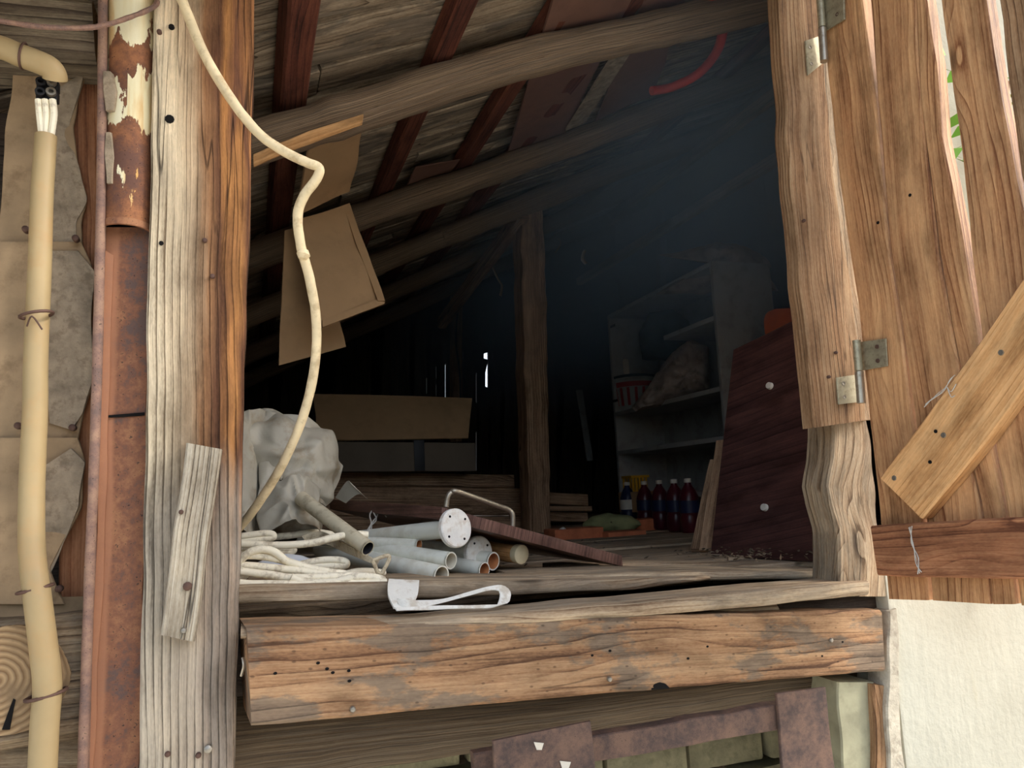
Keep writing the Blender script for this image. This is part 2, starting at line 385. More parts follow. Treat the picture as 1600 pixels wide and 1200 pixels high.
M['post'] = wood('old_post_wood', (90, 62, 42), (160, 120, 80), (215, 190, 150), rings=60, wave=.45, bump=1.0, knots=False, cracks=.8, samt=.3, stain=(70, 46, 34), fiber=220, rc=.42,
    vgrad=(.15, [(0, (238, 222, 190)), (.22, (226, 206, 172)), (.36, (186, 160, 128)), (.5, (160, 118, 82)), (.62, (112, 76, 54)), (.72, (190, 134, 80)), (.8, (104, 70, 52)), (.88, (176, 122, 76)), (1, (112, 80, 60))], .5),
    ugrad=(.68, .8, (176, 166, 150), .22, .72))
M['offcut'] = wood('grey_offcut_wood', (112, 98, 80), (196, 178, 148), (232, 218, 190), rings=95, wave=.25, bump=.9, knots=False, cracks=.8, samt=.2, fiber=280)
M['beam'] = wood('front_beam_wood', (106, 72, 48), (170, 124, 84), (204, 160, 114), grey=(134, 118, 100), gamt=.85, rings=34, wave=1.3, knots=False, bump=.55, samt=.35, stain=(112, 70, 44), cracks=.5, gscale=(3.2, 8), freckle=.5)
M['sill'] = wood('sill_plank_wood', (128, 98, 70), (176, 148, 114), (212, 188, 152), grey=(158, 144, 124), gamt=.6, rings=50, bump=.4, samt=.25, stain=(110, 82, 58), cracks=.5)
M['floor'] = wood('floor_plank_wood', (104, 80, 58), (160, 132, 100), (196, 170, 136), grey=(130, 118, 104), gamt=.5, rings=45, bump=.45, samt=.4, stain=(80, 60, 44), cracks=.6)
M['door'] = wood('door_board_wood', (142, 86, 50), (194, 136, 86), (226, 170, 112), rings=48, wave=1.0, bump=.2, samt=.3, stain=(140, 86, 52), cracks=.25, rough=.6)
M['brace'] = wood('brace_wood', (172, 114, 62), (212, 152, 90), (230, 176, 114), rings=60, wave=.5, bump=.15, samt=.2, stain=(160, 100, 54), cracks=.1, rough=.55, knots=False)
M['rail'] = wood('rail_wood', (104, 60, 38), (156, 98, 62), (186, 126, 84), rings=48, wave=.8, bump=.3, samt=.35, stain=(106, 66, 44), cracks=.2)
M['jamb'] = wood('jamb_board_wood', (118, 82, 52), (172, 126, 84), (206, 164, 118), rings=60, wave=.7, bump=.5, samt=.3, stain=(116, 78, 50), cracks=.5)
M['jambpost'] = wood('jamb_post_wood', (112, 86, 60), (166, 136, 102), (198, 172, 136), grey=(148, 136, 116), gamt=.5, rings=40, wave=1.5, bump=.9, samt=.35, cracks=.7)
M['log'] = wood('rafter_log_wood', (84, 64, 46), (150, 122, 92), (190, 160, 126), grey=(124, 112, 98), gamt=.6, rings=26, wave=1.2, bump=.8, samt=.4, stain=(70, 50, 36), freckle=.6)
M['lowlog'] = wood('grey_log_wood', (66, 50, 36), (128, 104, 76), (170, 148, 116), grey=(124, 112, 96), gamt=.6, rings=50, wave=.6, bump=1.0, samt=.45, stain=(70, 48, 32), knots=False)
M['ceil'] = wood('roof_board_wood', (92, 76, 58), (152, 132, 106), (194, 174, 144), grey=(122, 112, 98), gamt=.85, rings=20, wave=1.2, bump=.7, samt=.5, stain=(82, 64, 46), gscale=(1.6, 5))
M['batten'] = wood('red_batten_wood', (64, 34, 26), (98, 52, 38), (122, 68, 48), rings=40, bump=.3, samt=.3, stain=(54, 30, 24), knots=False)
M['inner'] = wood('old_inner_wood', (92, 68, 48), (146, 110, 80), (182, 146, 110), rings=45, bump=.4, samt=.35)
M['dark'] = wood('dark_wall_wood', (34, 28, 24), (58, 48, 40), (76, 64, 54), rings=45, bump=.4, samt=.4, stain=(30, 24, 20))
M['eave'] = wood('eave_wood', (62, 52, 40), (104, 90, 70), (140, 124, 98), rings=35, bump=.5, samt=.4)
M['end'] = endgrain('end_grain', (168, 140, 104), (112, 86, 60), (124, 102, 76), 130)
M['endcream'] = plain('cream_stick_end', (222, 206, 168), .1, .8)
M['lam'] = wood('brown_laminate', (64, 42, 36), (98, 66, 56), (124, 88, 74), rings=70, wave=.4, bump=.05, samt=.3, stain=(80, 50, 42), knots=False, cracks=0, rough=.4, fiber=160)
M['lam2'] = wood('dark_brown_laminate', (46, 28, 26), (66, 40, 37), (84, 52, 46), rings=30, wave=.35, bump=.05, samt=.4, stain=(54, 32, 29), knots=False, cracks=0, rough=.38, fiber=120)
M['chip'] = plain('chipboard_edge', (150, 104, 66), .2, .9, 0, 60)
M['cable'] = plain('dirty_white_cable', (240, 230, 204), .06, .55, 0, 22, (150, 128, 98), .6)
M['cord'] = plain('cream_cord', (214, 195, 156), .08, .5, 0, 20, (150, 124, 88), .5)
M['conduit'] = plain('yellowed_conduit', (166, 144, 104), .08, .5, 0, 5, (176, 138, 90), .45)
M['rust'] = rust('rusted_iron', (126, 84, 62), (96, 76, 68), (154, 108, 76), scale=11, lit_edge=(.006, .016, (164, 114, 84)))  # lighter band paints the channel's lit edge into the rust colour
M['rustflange'] = rust('rusted_flange', (134, 104, 90), (110, 90, 82), (158, 126, 104))
M['gate'] = rust('rusted_gate', (90, 72, 64), (72, 60, 56), (112, 88, 74), scale=22)
M['pipe'] = rust('peeling_pipe', (118, 78, 56), (98, 68, 56), (150, 100, 66), paint=((224, 212, 172), .95, (204, 160, 96)), thr=.86)
M['fibre'] = plain('weathered_fibreboard', (152, 128, 98), .14, .95, 0, 9, (112, 90, 66), .6, bump=.5)
M['fibretorn'] = plain('torn_fibreboard', (150, 134, 112), .2, 1, 0, 26, (108, 92, 74), .6, bump=1.0)
M['pvc'] = plain('grey_white_pvc', (232, 232, 218), .04, .4, 0, 8, (190, 178, 148), .35)
M['pvcin'] = plain('dusty_pipe_inside', (200, 192, 172), .1, .7)
M['rustin'] = plain('rusty_pipe_inside', (168, 112, 70), .25, .9, 0, 40)
M['tubegrey'] = plain('dusty_grey_tube', (190, 180, 154), .08, .6, 0, 20, (120, 106, 82), .5)
M['blackin'] = plain('dark_inside', (34, 32, 36), .1, .8)
M['disc'] = plain('dusty_white_flange', (240, 237, 228), .05, .55, 0, 25, (176, 140, 92), .35)
M['tarp'] = plain('dusty_white_tarp', (168, 162, 146), .08, .5, 0, 7, (140, 124, 98), .7, bump=.3, spec=.4)
M['strap'] = plain('white_webbing', (230, 226, 214), .05, .8, 0, 18, (170, 146, 112), .5, bump=.4)
M['oldstrap'] = plain('grubby_strap', (190, 176, 148), .12, .85, 0, 40, (120, 98, 70), .6, bump=.5)
M['plasticw'] = plain('white_plastic_sheet', (226, 230, 236), .04, .35)
M['steel'] = plain('dull_steel', (176, 166, 148), .08, .35, .75, 30, (110, 92, 70), .5)
M['hinge'] = plain('zinc_hinge', (168, 160, 134), .1, .45, .55, 40, (110, 100, 78), .5)
M['screw'] = plain('screw_head', (150, 144, 132), .1, .4, .7)
M['nail'] = plain('rusty_nail', (92, 70, 60), .2, .7, .4)
M['hole'] = plain('hole_black', (14, 11, 9), .1, 1)
M['card'] = plain('cardboard', (172, 138, 100), .05, .9, 0, 6, (140, 110, 80), .3)
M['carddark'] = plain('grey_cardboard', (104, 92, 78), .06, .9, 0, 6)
M['hard'] = plain('brown_hardboard', (120, 88, 74), .06, .7, 0, 7, (98, 70, 58), .35)
M['white'] = plain('white_laminate', (152, 156, 155), .05, .5, 0, 5, (112, 110, 104), .5)
M['plaster'] = None
M['dullred'] = plain('dull_red_print', (150, 52, 50), .08, .6)
M['red'] = plain('red_hose', (214, 62, 40), .08, .5)
M['orange'] = plain('orange_plastic', (212, 104, 44), .06, .45)
M['yellow'] = plain('yellow_plastic', (214, 164, 44), .08, .5)
M['terra'] = plain('terracotta', (178, 104, 70), .12, .9, 0, 20)
M['olive'] = plain('olive_cloth', (132, 134, 92), .1, .9, 0, 14, bump=.4)
M['bagd'] = plain('dusty_brown_film', (140, 130, 122), .2, .45, 0, 12, (70, 62, 58), .5, spec=.5)
M['bagk'] = plain('dark_teal_cloth', (34, 52, 60), .2, .8)
M['redbot'] = plain('red_drink', (70, 20, 30), .15, .3)
M['bluebot'] = plain('dark_blue_plastic', (26, 34, 62), .15, .4)
M['label'] = plain('pale_label', (200, 194, 180), .1, .7)
M['web'] = plain('cobweb_lint', (196, 190, 178), .1, 1)
M['black'] = plain('black_plastic', (30, 30, 32), .1, .5)
M['grit'] = plain('dry_dirt', (92, 78, 62), .25, 1, 0, 60, bump=.8)
M['leaf'] = plain('green_leaf', (96, 148, 44), .25, .6, 0, 3)
M['concrete'] = plain('pale_green_concrete', (160, 156, 128), .12, .95, 0, 8, (132, 128, 104), .6, bump=.6)
M['mortar'] = plain('grey_mortar', (176, 168, 150), .12, 1, 0, 20, (130, 120, 104), .5, bump=1)
M['brick'] = plain('mossy_yellow_brick', (126, 120, 94), .16, .95, 0, 16, (96, 92, 70), .55, bump=.8)
M['ground'] = plain('pale_ground', (200, 196, 186), .08, .95, 0, 3, (176, 170, 156), .5)
M['blocker'] = plain('grey_green_blocker', (92, 96, 88), .2, .95)
M['tile'] = plain('roof_cover', (120, 80, 64), .1, .9)
def plaster():
    m = Mat('cream_plaster', .9, 0, .15); ob = m.obj(); x, y, z = m.sep(ob)
    n = m.noise(m.com(m.math('MULTIPLY', x, 40.0), y, m.math('MULTIPLY', z, 7.0)), 1, 5, .6); n2 = m.noise(ob, 3, 5, .6); n3 = m.noise(ob, 90, 4)
    c = m.ramp(n2, [(.3, lin((172, 169, 152))), (.7, lin((194, 192, 175)))]); c = m.mix(m.math('MULTIPLY', m.step(n, .6, .8), .35), c, lin((176, 168, 142)))
    m.col(c); m.bump(m.math('ADD', n3, n), .5, .003); return m.m
M['plaster'] = plaster()

# ------------------------------------------------------------------ the setting
def nail(px, py, Y, parent, r=.0035, mat='nail', name='nail', n=None):
    p = P(px, py, Y); a = n or V((0, -1, 0))
    return lathe(name, [(0, .004), (r * .7, .0035), (r, .002), (r, -.008), (0, -.008)], p, a, M[mat], parent, k=10)
ground = box('ground', V((-12, -14, -.1)), V((30, 0, 0)), V((0, 34, 0)), V((0, 0, .1)), M['ground'], bev=0); tag(ground, kind='structure')
SL = .42                                            # roof slope
def roofz(X, off=0): return H + .755 + SL * X + off * math.sqrt(1 + SL * SL)
RN = V((-SL, 0, 1)).normalized()
def R(px, py, off=0): return PP(px, py, V((0, 0, H + .755)) + RN * off, RN)
ceiling = empty('ceiling', (0, 2.5, H + .9), kind='structure')
y = .72; i = 0
while y < 5.3:
    wd = random.uniform(.12, .17)
    for (xa, xb) in ((-2.35, .35 + random.uniform(-.3, .5)), (None, 2.75)):
        if xa is None: xa = last + .004
        last = xb; t = random.uniform(-.007, .007)
        L = [V((xa, y, roofz(xa, .095 + t))), V((xb, y, roofz(xb, .095 + t)))]
        Rr = [V((xa, y + wd - .016, roofz(xa, .095 + t + .004))), V((xb, y + wd - .016, roofz(xb, .095 + t + .004)))]
        strip('plank', L, Rr, .022, M['ceil'], ceiling, n=18, m=3, rough=.004, wob=.002, away=RN)
    y += wd; i += 1
for (px, py, wd) in ((463, 60, .062), (697, 60, .055), (868, 20, .06), (1000, -20, .06)):
    X = R(px, py, .07).x
    beam('batten', V((X, .75, roofz(X, .072))), V((X, 5.2, roofz(X, .072))), wd, .042, M['batten'], ceiling, n=14, amp=.003, up=RN)
for X in (-.75, -1.4, -2.0, 1.75, 2.3):
    beam('batten', V((X, .75, roofz(X, .072))), V((X, 5.2, roofz(X, .072))), .055, .042, M['batten'], ceiling, n=8, amp=.003, up=RN)
cov = box('roof', V((-2.6, .70, roofz(-2.6, .125))), V((5.5, 0, 5.5 * SL)), V((0, 4.8, 0)), RN * .05, M['tile'], bev=0); tag(cov, kind='structure')
# brown hardboard sheets tucked under the battens
def sheet(pts, off, mat, lab, grp=None):
    a = [R(p[0], p[1], off) for p in pts]
    o = strip('hardboard_sheet', [a[0], a[3]], [a[1], a[2]], .004, M[mat], None, n=10, m=4, rough=.001, wob=.006, rnd=.0005, away=RN)
    return tag(o, lab, 'sheet', grp)
sheet([(868, -15), (1000, -30), (880, 215), (790, 250)], .0505, 'hard', 'wide red-brown hardboard sheet under the roof, left of the bent grey-edged sheet')
sheet([(1010, -10), (1075, -15), (1020, 150), (930, 190)], .0505, 'hard', 'red-brown hardboard sheet under the roof, touching the red hose')
sheet([(962, 78), (996, 68), (915, 190), (884, 203)], .035, 'fibretorn', 'bent grey-edged hardboard strip between the two red-brown roof sheets')
sheet([(650, 262), (720, 250), (700, 280), (630, 302)], .05, 'hard', 'small red-brown hardboard scrap above the second roof log')
# rafters
def rafter(pts, Y, rpx, lab, n=8):
    p = [P(a, b, Y) for a, b in pts]; d0 = (p[0] - p[1]).normalized(); d1 = (p[-1] - p[-2]).normalized()
    xl = -2.2 if Y > 2 else -.9
    p = [p[0] + d0 * ((p[0].x - xl) / max(-d0.x, .1))] + p
    if p[-1].x < 2.6: p.append(p[-1] + d1 * ((2.65 - p[-1].x) / d1.x))
    sm = []
    q = smooth(p, n)
    r = rpx
    o = sweep('rafter_log', q, circ(1, 14), M['log'], scale=[r * (1 + .12 * mn.noise(V((k * .33, Y * 5, 0)))) for k in range(len(q))], amp=.006, freq=9, capmat=M['end'])
    return tag(o, lab, 'beam', 'roof rafters of rough logs')
rafter([(390, 228), (560, 175), (800, 98), (1000, 52), (1160, 15)], 1.6, .046, 'thick rough log rafter nearest the opening, with split pale left end')
rafter([(385, 405), (550, 343), (800, 258), (1000, 184), (1190, 112)], 2.4, .046, 'rough log rafter second from the opening, behind the hanging cardboard')
rafter([(590, 412), (695, 370), (800, 328), (1075, 222)], 3.02, .045, 'rough log rafter resting on the inner post')
rafter([(603, 460), (742, 400), (900, 332)], 3.75, .045, 'dim log rafter just beyond the inner post')
rafter([(611, 492), (708, 448), (860, 380)], 4.5, .045, 'darkest log rafter deepest in the loft')
tag(strip('split_slat', Q([(396, 238), (480, 205), (568, 176)], 1.545), Q([(396, 255), (480, 222), (566, 190)], 1.54), .012, M['brace'], n=14, m=3, rough=.003), 'pale split slat nailed along the nearest roof log', 'slat')
# floor
floor = empty('floor', (0, 2.5, H - .18), kind='structure')
FZ = H - .178
y = 1.42
while y < 5.2:
    wd = random.uniform(.13, .19); xs = [-2.3, random.uniform(-.6, .2), random.uniform(.9, 1.3), 2.8]
    for xa, xb in zip(xs, xs[1:]):
        z = FZ + random.uniform(-.004, .004)
        strip('plank', [V((xa, y, z)), V((xb - .004, y, z))], [V((xa, y + wd - .006, z)), V((xb - .004, y + wd - .006, z))], .03, M['floor'], floor, n=10, m=3, rough=.003, away=V((0, 0, -1)))
    y += wd
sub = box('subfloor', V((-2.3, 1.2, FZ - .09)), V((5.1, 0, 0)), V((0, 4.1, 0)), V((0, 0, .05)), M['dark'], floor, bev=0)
# back wall with gaps between its boards
wall_back = empty('wall_back', (0, 5.0, H), kind='structure')
YB = 5.0
edges = [(330, []), (420, []), (500, []), (580, []), (640, []), (667, [(592, 614, 2)]), (682, [(574, 590, 2), (602, 618, 2)]), (697, [(570, 622, 3)]), (724, [(550, 560, 2)]), (745, [(584, 628, 3), (676, 734, 3)]),
         (763, [(552, 560, 14), (561, 604, 9)]), (742 + 40, []), (812, []), (870, []), (925, []), (990, []), (1050, []), (1110, []), (1180, []), (1250, []), (1330, []), (1400, [])]
def edge(x, gaps, side):
    pts = [(x, 40)]
    for (a, b, g) in gaps: pts += [(x, a - 2), (x + side * g * .5, a), (x + side * g * .5, b), (x, b + 2)]
    pts.append((x, 800)); return [P(px + (.0 * py), py, YB) for px, py in pts]
def densify(pts): return pts
for (a, ga), (b, gb) in zip(edges, edges[1:]):
    L = edge(a, ga, 1); Rr = edge(b, gb, -1)
    # merged heights so that both edges share rows
    zs = sorted({round(p.z, 4) for p in L + Rr})
    def at(pts, z):
        for p, q in zip(pts, pts[1:]):
            if q.z <= z + 1e-4 and z <= p.z + 1e-4: return p.lerp(q, (p.z - z) / max(p.z - q.z, 1e-9))
        return pts[-1]
    vsx = []; fs = []; fu = []
    zs = zs[::-1]
    for z in zs:
        l = at(L, z); r = at(Rr, z)
        for dy in (0, .025): vsx += [l + V((0, dy, 0)), r + V((0, dy, 0))]
    for k in range(len(zs) - 1):
        o = k * 4; n_ = o + 4
        for f in ((o, o + 1, n_ + 1, n_), (o + 2, o + 3, n_ + 3, n_ + 2), (o, o + 2, n_ + 2, n_), (o + 1, o + 3, n_ + 3, n_ + 1)):
            fs.append(f); fu.append([(vsx[i].z, vsx[i].x) for i in f])
    fs += [(0, 1, 3, 2), tuple(len(vsx) - 4 + i for i in (0, 1, 3, 2))]; fu += [[(0, 0)] * 4] * 2
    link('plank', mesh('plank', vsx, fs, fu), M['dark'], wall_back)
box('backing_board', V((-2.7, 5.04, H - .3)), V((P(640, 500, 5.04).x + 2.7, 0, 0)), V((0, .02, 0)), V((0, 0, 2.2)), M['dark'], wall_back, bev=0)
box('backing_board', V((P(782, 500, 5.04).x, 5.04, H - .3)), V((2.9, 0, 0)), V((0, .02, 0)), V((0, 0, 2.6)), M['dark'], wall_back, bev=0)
# the bright triangular hole beside the slit
wall_right = empty('wall_right', (2.6, 3, H), kind='structure')
for k in range(16):
    ya = 1.25 + k * .25
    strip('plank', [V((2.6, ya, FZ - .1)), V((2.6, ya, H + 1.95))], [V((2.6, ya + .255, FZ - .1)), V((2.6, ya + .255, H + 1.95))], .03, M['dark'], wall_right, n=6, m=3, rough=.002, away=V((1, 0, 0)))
# front wall: plaster on the right, board wall left of the post
wall_front = empty('wall_front', (1.6, 1.2, 0), kind='structure')
xa = P(1400, 1050, 1.17).x
box('plaster_wall', V((xa, 1.17, 0)), V((2.2, 0, 0)), V((0, .12, 0)), V((0, 0, H - .165)), M['plaster'], wall_front, bev=.006)
box('upper_plaster', V((1.32, 1.20, H - .166)), V((2.0, 0, 0)), V((0, .035, 0)), V((0, 0, 1.5)), M['plaster'], wall_front, bev=.006)
box('unseen_sky_blocker', V((-9, -5.2, 0)), V((16, 0, 0)), V((0, .3, 0)), V((0, 0, 2.9)), M['blocker'], wall_front, bev=0)  # unseen wall added behind the camera to keep sky light out of the loft
box('gable_board', V((1.12, 1.24, H + .86)), V((1.7, 0, 0)), V((0, .04, 0)), V((0, 0, 1.1)), M['dark'], wall_front, bev=0)
wall_left = empty('wall_left', (-.5, 1.22, H), kind='structure')
box('backing_board', V((-2.6, 1.27, H - .42)), V((2.50, 0, 0)), V((0, .03, 0)), V((0, 0, 1.02)), M['dark'], wall_left, bev=0)
box('lower_wall', V((-2.6, 1.3, 0)), V((2.5, 0, 0)), V((0, .2, 0)), V((0, 0, H - .42)), M['plaster'], wall_left, bev=0)

# ------------------------------------------------------------------ left of the opening
strip('board', Q([(96, 98), (100, 600), (88, 975)], 1.185), Q([(176, 98), (160, 600), (140, 975)], 1.185), .02, M['batten'] if False else M['rail'], wall_left, n=20, m=3)
def fibre(Lp, Rp, Y, tl):
    return strip('fibreboard_sheet', Q(Lp, Y), Q(Rp, Y), .005, M['fibre'], wall_left, n=26, m=6, rough=tl, wob=.002, rnd=.001)
fibre([(22, 104), (8, 240), (-8, 384)], [(138, 104), (122, 150), (108, 200), (128, 260), (138, 310), (122, 345), (130, 384)], 1.172, .004)
fibre([(-30, 378), (-34, 690)], [(128, 378), (146, 420), (142, 540), (150, 590), (132, 640), (122, 690)], 1.166, .003)
fibre([(-40, 684), (-44, 944)], [(118, 684), (136, 720), (128, 790), (96, 850), (80, 890), (104, 944)], 1.160, .003)
fibre([(-40, 938), (-44, 985)], [(132, 932), (134, 972)], 1.168, .002)
for (a, b, Y) in (([(74, 150), (70, 240), (84, 384)], [(134, 112), (120, 155), (106, 205), (128, 262), (136, 312), (120, 345), (128, 384)], 1.168),
                  ([(62, 392), (64, 560), (74, 660)], [(116, 392), (144, 425), (140, 540), (148, 590), (130, 645), (112, 672)], 1.162),
                  ([(60, 735), (56, 800), (62, 900)], [(112, 700), (134, 722), (126, 790), (94, 850), (78, 895)], 1.156)):
    strip('torn_layer', Q(a, Y), Q(b, Y), .004, M['fibretorn'], wall_left, n=40, m=12, rough=.004, wob=.0035, rnd=.0005)
for (a, b) in ((40, 358), (118, 372), (28, 665), (113, 668), (92, 920)): nail(a, b, 1.152, wall_left, .0045)
o = beam('eave_beam', P(-60, 30, 1.12) + V((0, .05, 0)), P(146, 44, 1.12) + V((0, .05, 0)), .10, .098, M['eave'], capmat=M['end']); tag(o, 'dusty eave beam above the terminal block at the upper corner', 'beam')
o = beam('wall_beam', P(-60, 1078, 1.12) + V((0, .06, 0)), P(128, 1058, 1.12) + V((0, .06, 0)), .12, .155, M['lowlog'], capmat=M['end'], amp=.004)
tag(o, 'weathered square beam behind the yellowed conduit, below the fibreboard', 'beam')
# its sawn, ringed end faces the viewer
pe_ = P(14, 1062, 1.116); sweep('sawn_end', [pe_, pe_ + V((0, .008, 0))], circ(.064, 26), M['end'], o, amp=.003, freq=20, capmat=M['end'])
strip('end_crack', Q([(2, 1140), (20, 1092)], 1.114), Q([(14, 1140), (24, 1094)], 1.114), .002, M['hole'], o, n=5, m=3, rnd=.0001)
o = beam('bottom_log', P(-80, 1190, 1.15) + V((0, .06, 0)), P(140, 1178, 1.15) + V((0, .06, 0)), .10, .085, M['lowlog'], amp=.006); tag(o, 'grey weathered log under the square beam, left of the rusted channel', 'beam')
# conduit
cp = Q([(72, 212, 1.12), (66, 300, 1.12), (62, 420, 1.12), (56, 560, 1.12), (55, 640, 1.12), (50, 760, 1.12), (50, 860, 1.11), (58, 930, 1.10), (68, 1010, 1.10), (74, 1070, 1.10), (70, 1130, 1.10), (66, 1210, 1.10), (62, 1290, 1.10)])
cr = empty('cable_conduit', cp[-1], 'yellowed plastic cable conduit running down the fibreboard wall', 'conduit')
q = smooth(cp, 6); tube('conduit_tube', q, .0145, M['conduit'], cr, k=16, scale=[.92 + .18 * min(1, i / 50) for i in range(len(q))])
for (x0, x1) in ((60, 66), (70, 70), (82, 79)):
    tube('wire', smooth(Q([(x0, 156), (x0 + 2, 180), (x1, 216)], 1.116), 5), .0045, M['cable'], cr, k=8)
for (cx, cy, w_) in ((57, 492, 20), (55, 920, 21), (72, 1085, 24)):
    c0 = P(cx, cy, 1.105); rr = w_ * .00092
    tube('wire_tie', [c0 + V((rr * math.cos(a), rr * math.sin(a) * .9, .004 * math.cos(a))) for a in [k * math.pi / 8 for k in range(17)]], .0022, M['nail'], cr, k=6)
tube('wire_tie', smooth(Q([(42, 510, 1.09), (50, 494, 1.085), (66, 515, 1.088)]), 4), .0012, M['nail'], cr, k=6)
tb = empty('terminal_block', P(72, 150, 1.12), 'small black terminal block joining the white wires', 'terminal block')
for (x, y) in ((64, 130), (81, 130), (63, 146), (80, 146)):
    box('block_body', P(x - 8, y + 9, 1.122), V((.0135, 0, 0)), V((0, .014, 0)), V((0, 0, .0145)), M['black'], tb)
    lathe('screw_sleeve', [(.0062, 0), (.0062, .006), (.0034, .006), (.0034, 0), (0, 0)], P(x, y, 1.12), V((.15, -1, .1)), M['screw'] if x > 70 else M['black'], tb, k=14)
ucp = Q([(-60, 62, 1.10), (0, 74, 1.10), (30, 86, 1.10), (60, 97, 1.10), (78, 106, 1.10), (85, 116, 1.104), (86, 124, 1.108)])
uc = empty('upper_conduit', ucp[3], 'pale plastic conduit coming in above the terminal block', 'conduit')
tube('conduit_tube', smooth(ucp, 6), .0152, M['conduit'], uc, k=16)
c0 = P(32, 87, 1.10); tube('wire_tie', [c0 + V((.003 * math.cos(a) + .0035, .0165 * math.sin(a), .0165 * math.cos(a))) for a in [k * math.pi / 8 for k in range(17)]], .0018, M['nail'], uc, k=6)
# rusted channel
ch = empty('rusted_channel', P(175, 1200, 1.13), 'rusted iron channel standing between conduit and timber post', 'channel')
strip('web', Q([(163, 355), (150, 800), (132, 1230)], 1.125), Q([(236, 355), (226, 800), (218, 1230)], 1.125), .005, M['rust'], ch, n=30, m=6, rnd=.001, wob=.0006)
strip('painted_lit_strip', Q([(163, 390), (152, 800), (134, 1230)], 1.119), Q([(178, 400), (166, 800), (146, 1230)], 1.1215), .003, M['rust'], ch, n=24, m=3, rnd=.001)  # added strip, light falling on the channel put into its paler colour
tube('flange', smooth(Q([(161, -30), (158, 300), (150, 640), (140, 900), (128, 1230)], 1.108), 6), .0062, M['rustflange'], ch, k=12, scale=1.0, amp=.0006, freq=40)
strip('flange_web', Q([(163, -30), (158, 400), (150, 700), (134, 1230)], 1.11), [p + V((.004, .02, 0)) for p in Q([(163, -30), (158, 400), (150, 700), (134, 1230)], 1.11)], .003, M['rustflange'], ch, n=12, m=3)
strip('seam', Q([(164, 650), (226, 646)], 1.1235), Q([(164, 652), (226, 649)], 1.1235), .001, M['hole'], ch, n=6, m=3, rough=.001, rnd=.0001)
pp = Q([(205, -40), (205, 120), (201, 300), (198, 362)], 1.128)
pr = empty('downpipe', pp[-1], 'rusty downpipe with peeling cream paint beside the post', 'pipe')
me = sweep('pipe_body', resample(pp, 20), circ(.031, 26), M['pipe'], None, caps=False, ret=True); link('pipe_body', me, M['pipe'], pr)
me = sweep('pipe_inside', resample(pp, 6), circ(.0285, 22), M['rust'], None, caps=False, ret=True); link('pipe_inside', me, M['blackin'], pr)
lathe('pipe_rim', [(.0285, 0), (.0325, 0), (.0325, .008), (.031, .010)], pp[-1], (pp[-2] - pp[-1]), M['rust'], pr, k=26)
for (ya, yb) in ((112, 172), (205, 285)):
    strip('foam_residue', Q([(163, ya), (162, (ya + yb) / 2), (163, yb)], 1.10), Q([(171, ya), (178, (ya + yb) / 2), (172, yb)], 1.097), .008, M['fibretorn'], pr, n=20, m=5, rough=.003, wob=.003, rnd=.001)
wr = tube('rusty_wire', smooth(Q([(-40, 26, 1.06), (20, 36, 1.06), (80, 43, 1.06), (150, 42, 1.065), (205, 26, 1.075), (238, 12, 1.085), (246, 2, 1.10)]), 8), .0035, M['rustflange'], k=8, amp=.0008, freq=60)
tag(wr, 'rusty wire stretched across the pipe to the post top', 'wire')
# the timber post
post = strip('timber_post', Q([(242, -40), (236, 250), (230, 440), (229, 640), (224, 900), (214, 1240)], 1.10), Q([(399, -40), (390, 300), (381, 600), (373, 900), (364, 1240)], 1.10), .13, M['post'], n=60, m=8, rough=.0012, wob=.0012, rnd=.003)
tag(post, 'tall weathered timber post with pale ridged edge, left side of the opening', 'post')
for (a, b) in ((332, 432), (262, 1178), (310, 1180), (249, 50), (320, 376)): nail(a, b, 1.099, post, .0035)
nail(325, 1170, 1.098, post, .005, 'screw', 'screw')
for (a, b, r) in ((268, 42, .004), (265, 186, .006), (252, 380, .003)): lathe('knot_hole', [(0, .0012), (r, .0012), (r * 1.1, -.002), (0, -.002)], P(a, b, 1.10), V((0, -1, 0)), M['hole'], post, k=9)
off = strip('wood_offcut', Q([(292, 692, 1.076), (249, 992, 1.076)]), Q([(347, 702, 1.076), (303, 1003, 1.076)]), .022, M['offcut'], n=20, m=5, rough=.0014)
tag(off, 'short grey ridged wood offcut nailed aslant on the timber post', 'offcut')
nail(293, 916, 1.075, off, .0055); nail(287, 985, 1.075, off, .004, 'screw', 'screw'); nail(283, 800, 1.075, off, .003)
# hanging cord
cpts = Q([(262, -50, 1.075), (286, 4, 1.07), (318, 82, 1.06), (362, 156, 1.05), (404, 208, 1.04), (446, 238, 1.03), (480, 254, 1.025), (499, 263, 1.025), (494, 280, 1.03), (476, 305, 1.04), (465, 336, 1.05), (470, 384, 1.06), (484, 436, 1.075), (494, 500, 1.09), (492, 570, 1.11), (474, 650, 1.14), (442, 724, 1.18), (404, 786, 1.23), (372, 826, 1.27), (340, 850, 1.30)])
hc = empty('electrical_cord', cpts[-1], 'cream cord with a sharp kink hanging across the opening', 'cord')
tube('cord', smooth(cpts, 6), .0068, M['cord'], hc, k=12, amp=.0005, freq=60)
lathe('knot', [(0, -.008), (.006, -.006), (.0095, 0), (.006, .007), (0, .009)], P(474, 398, 1.06), V((.2, 0, 1)), M['cord'], hc, k=12)

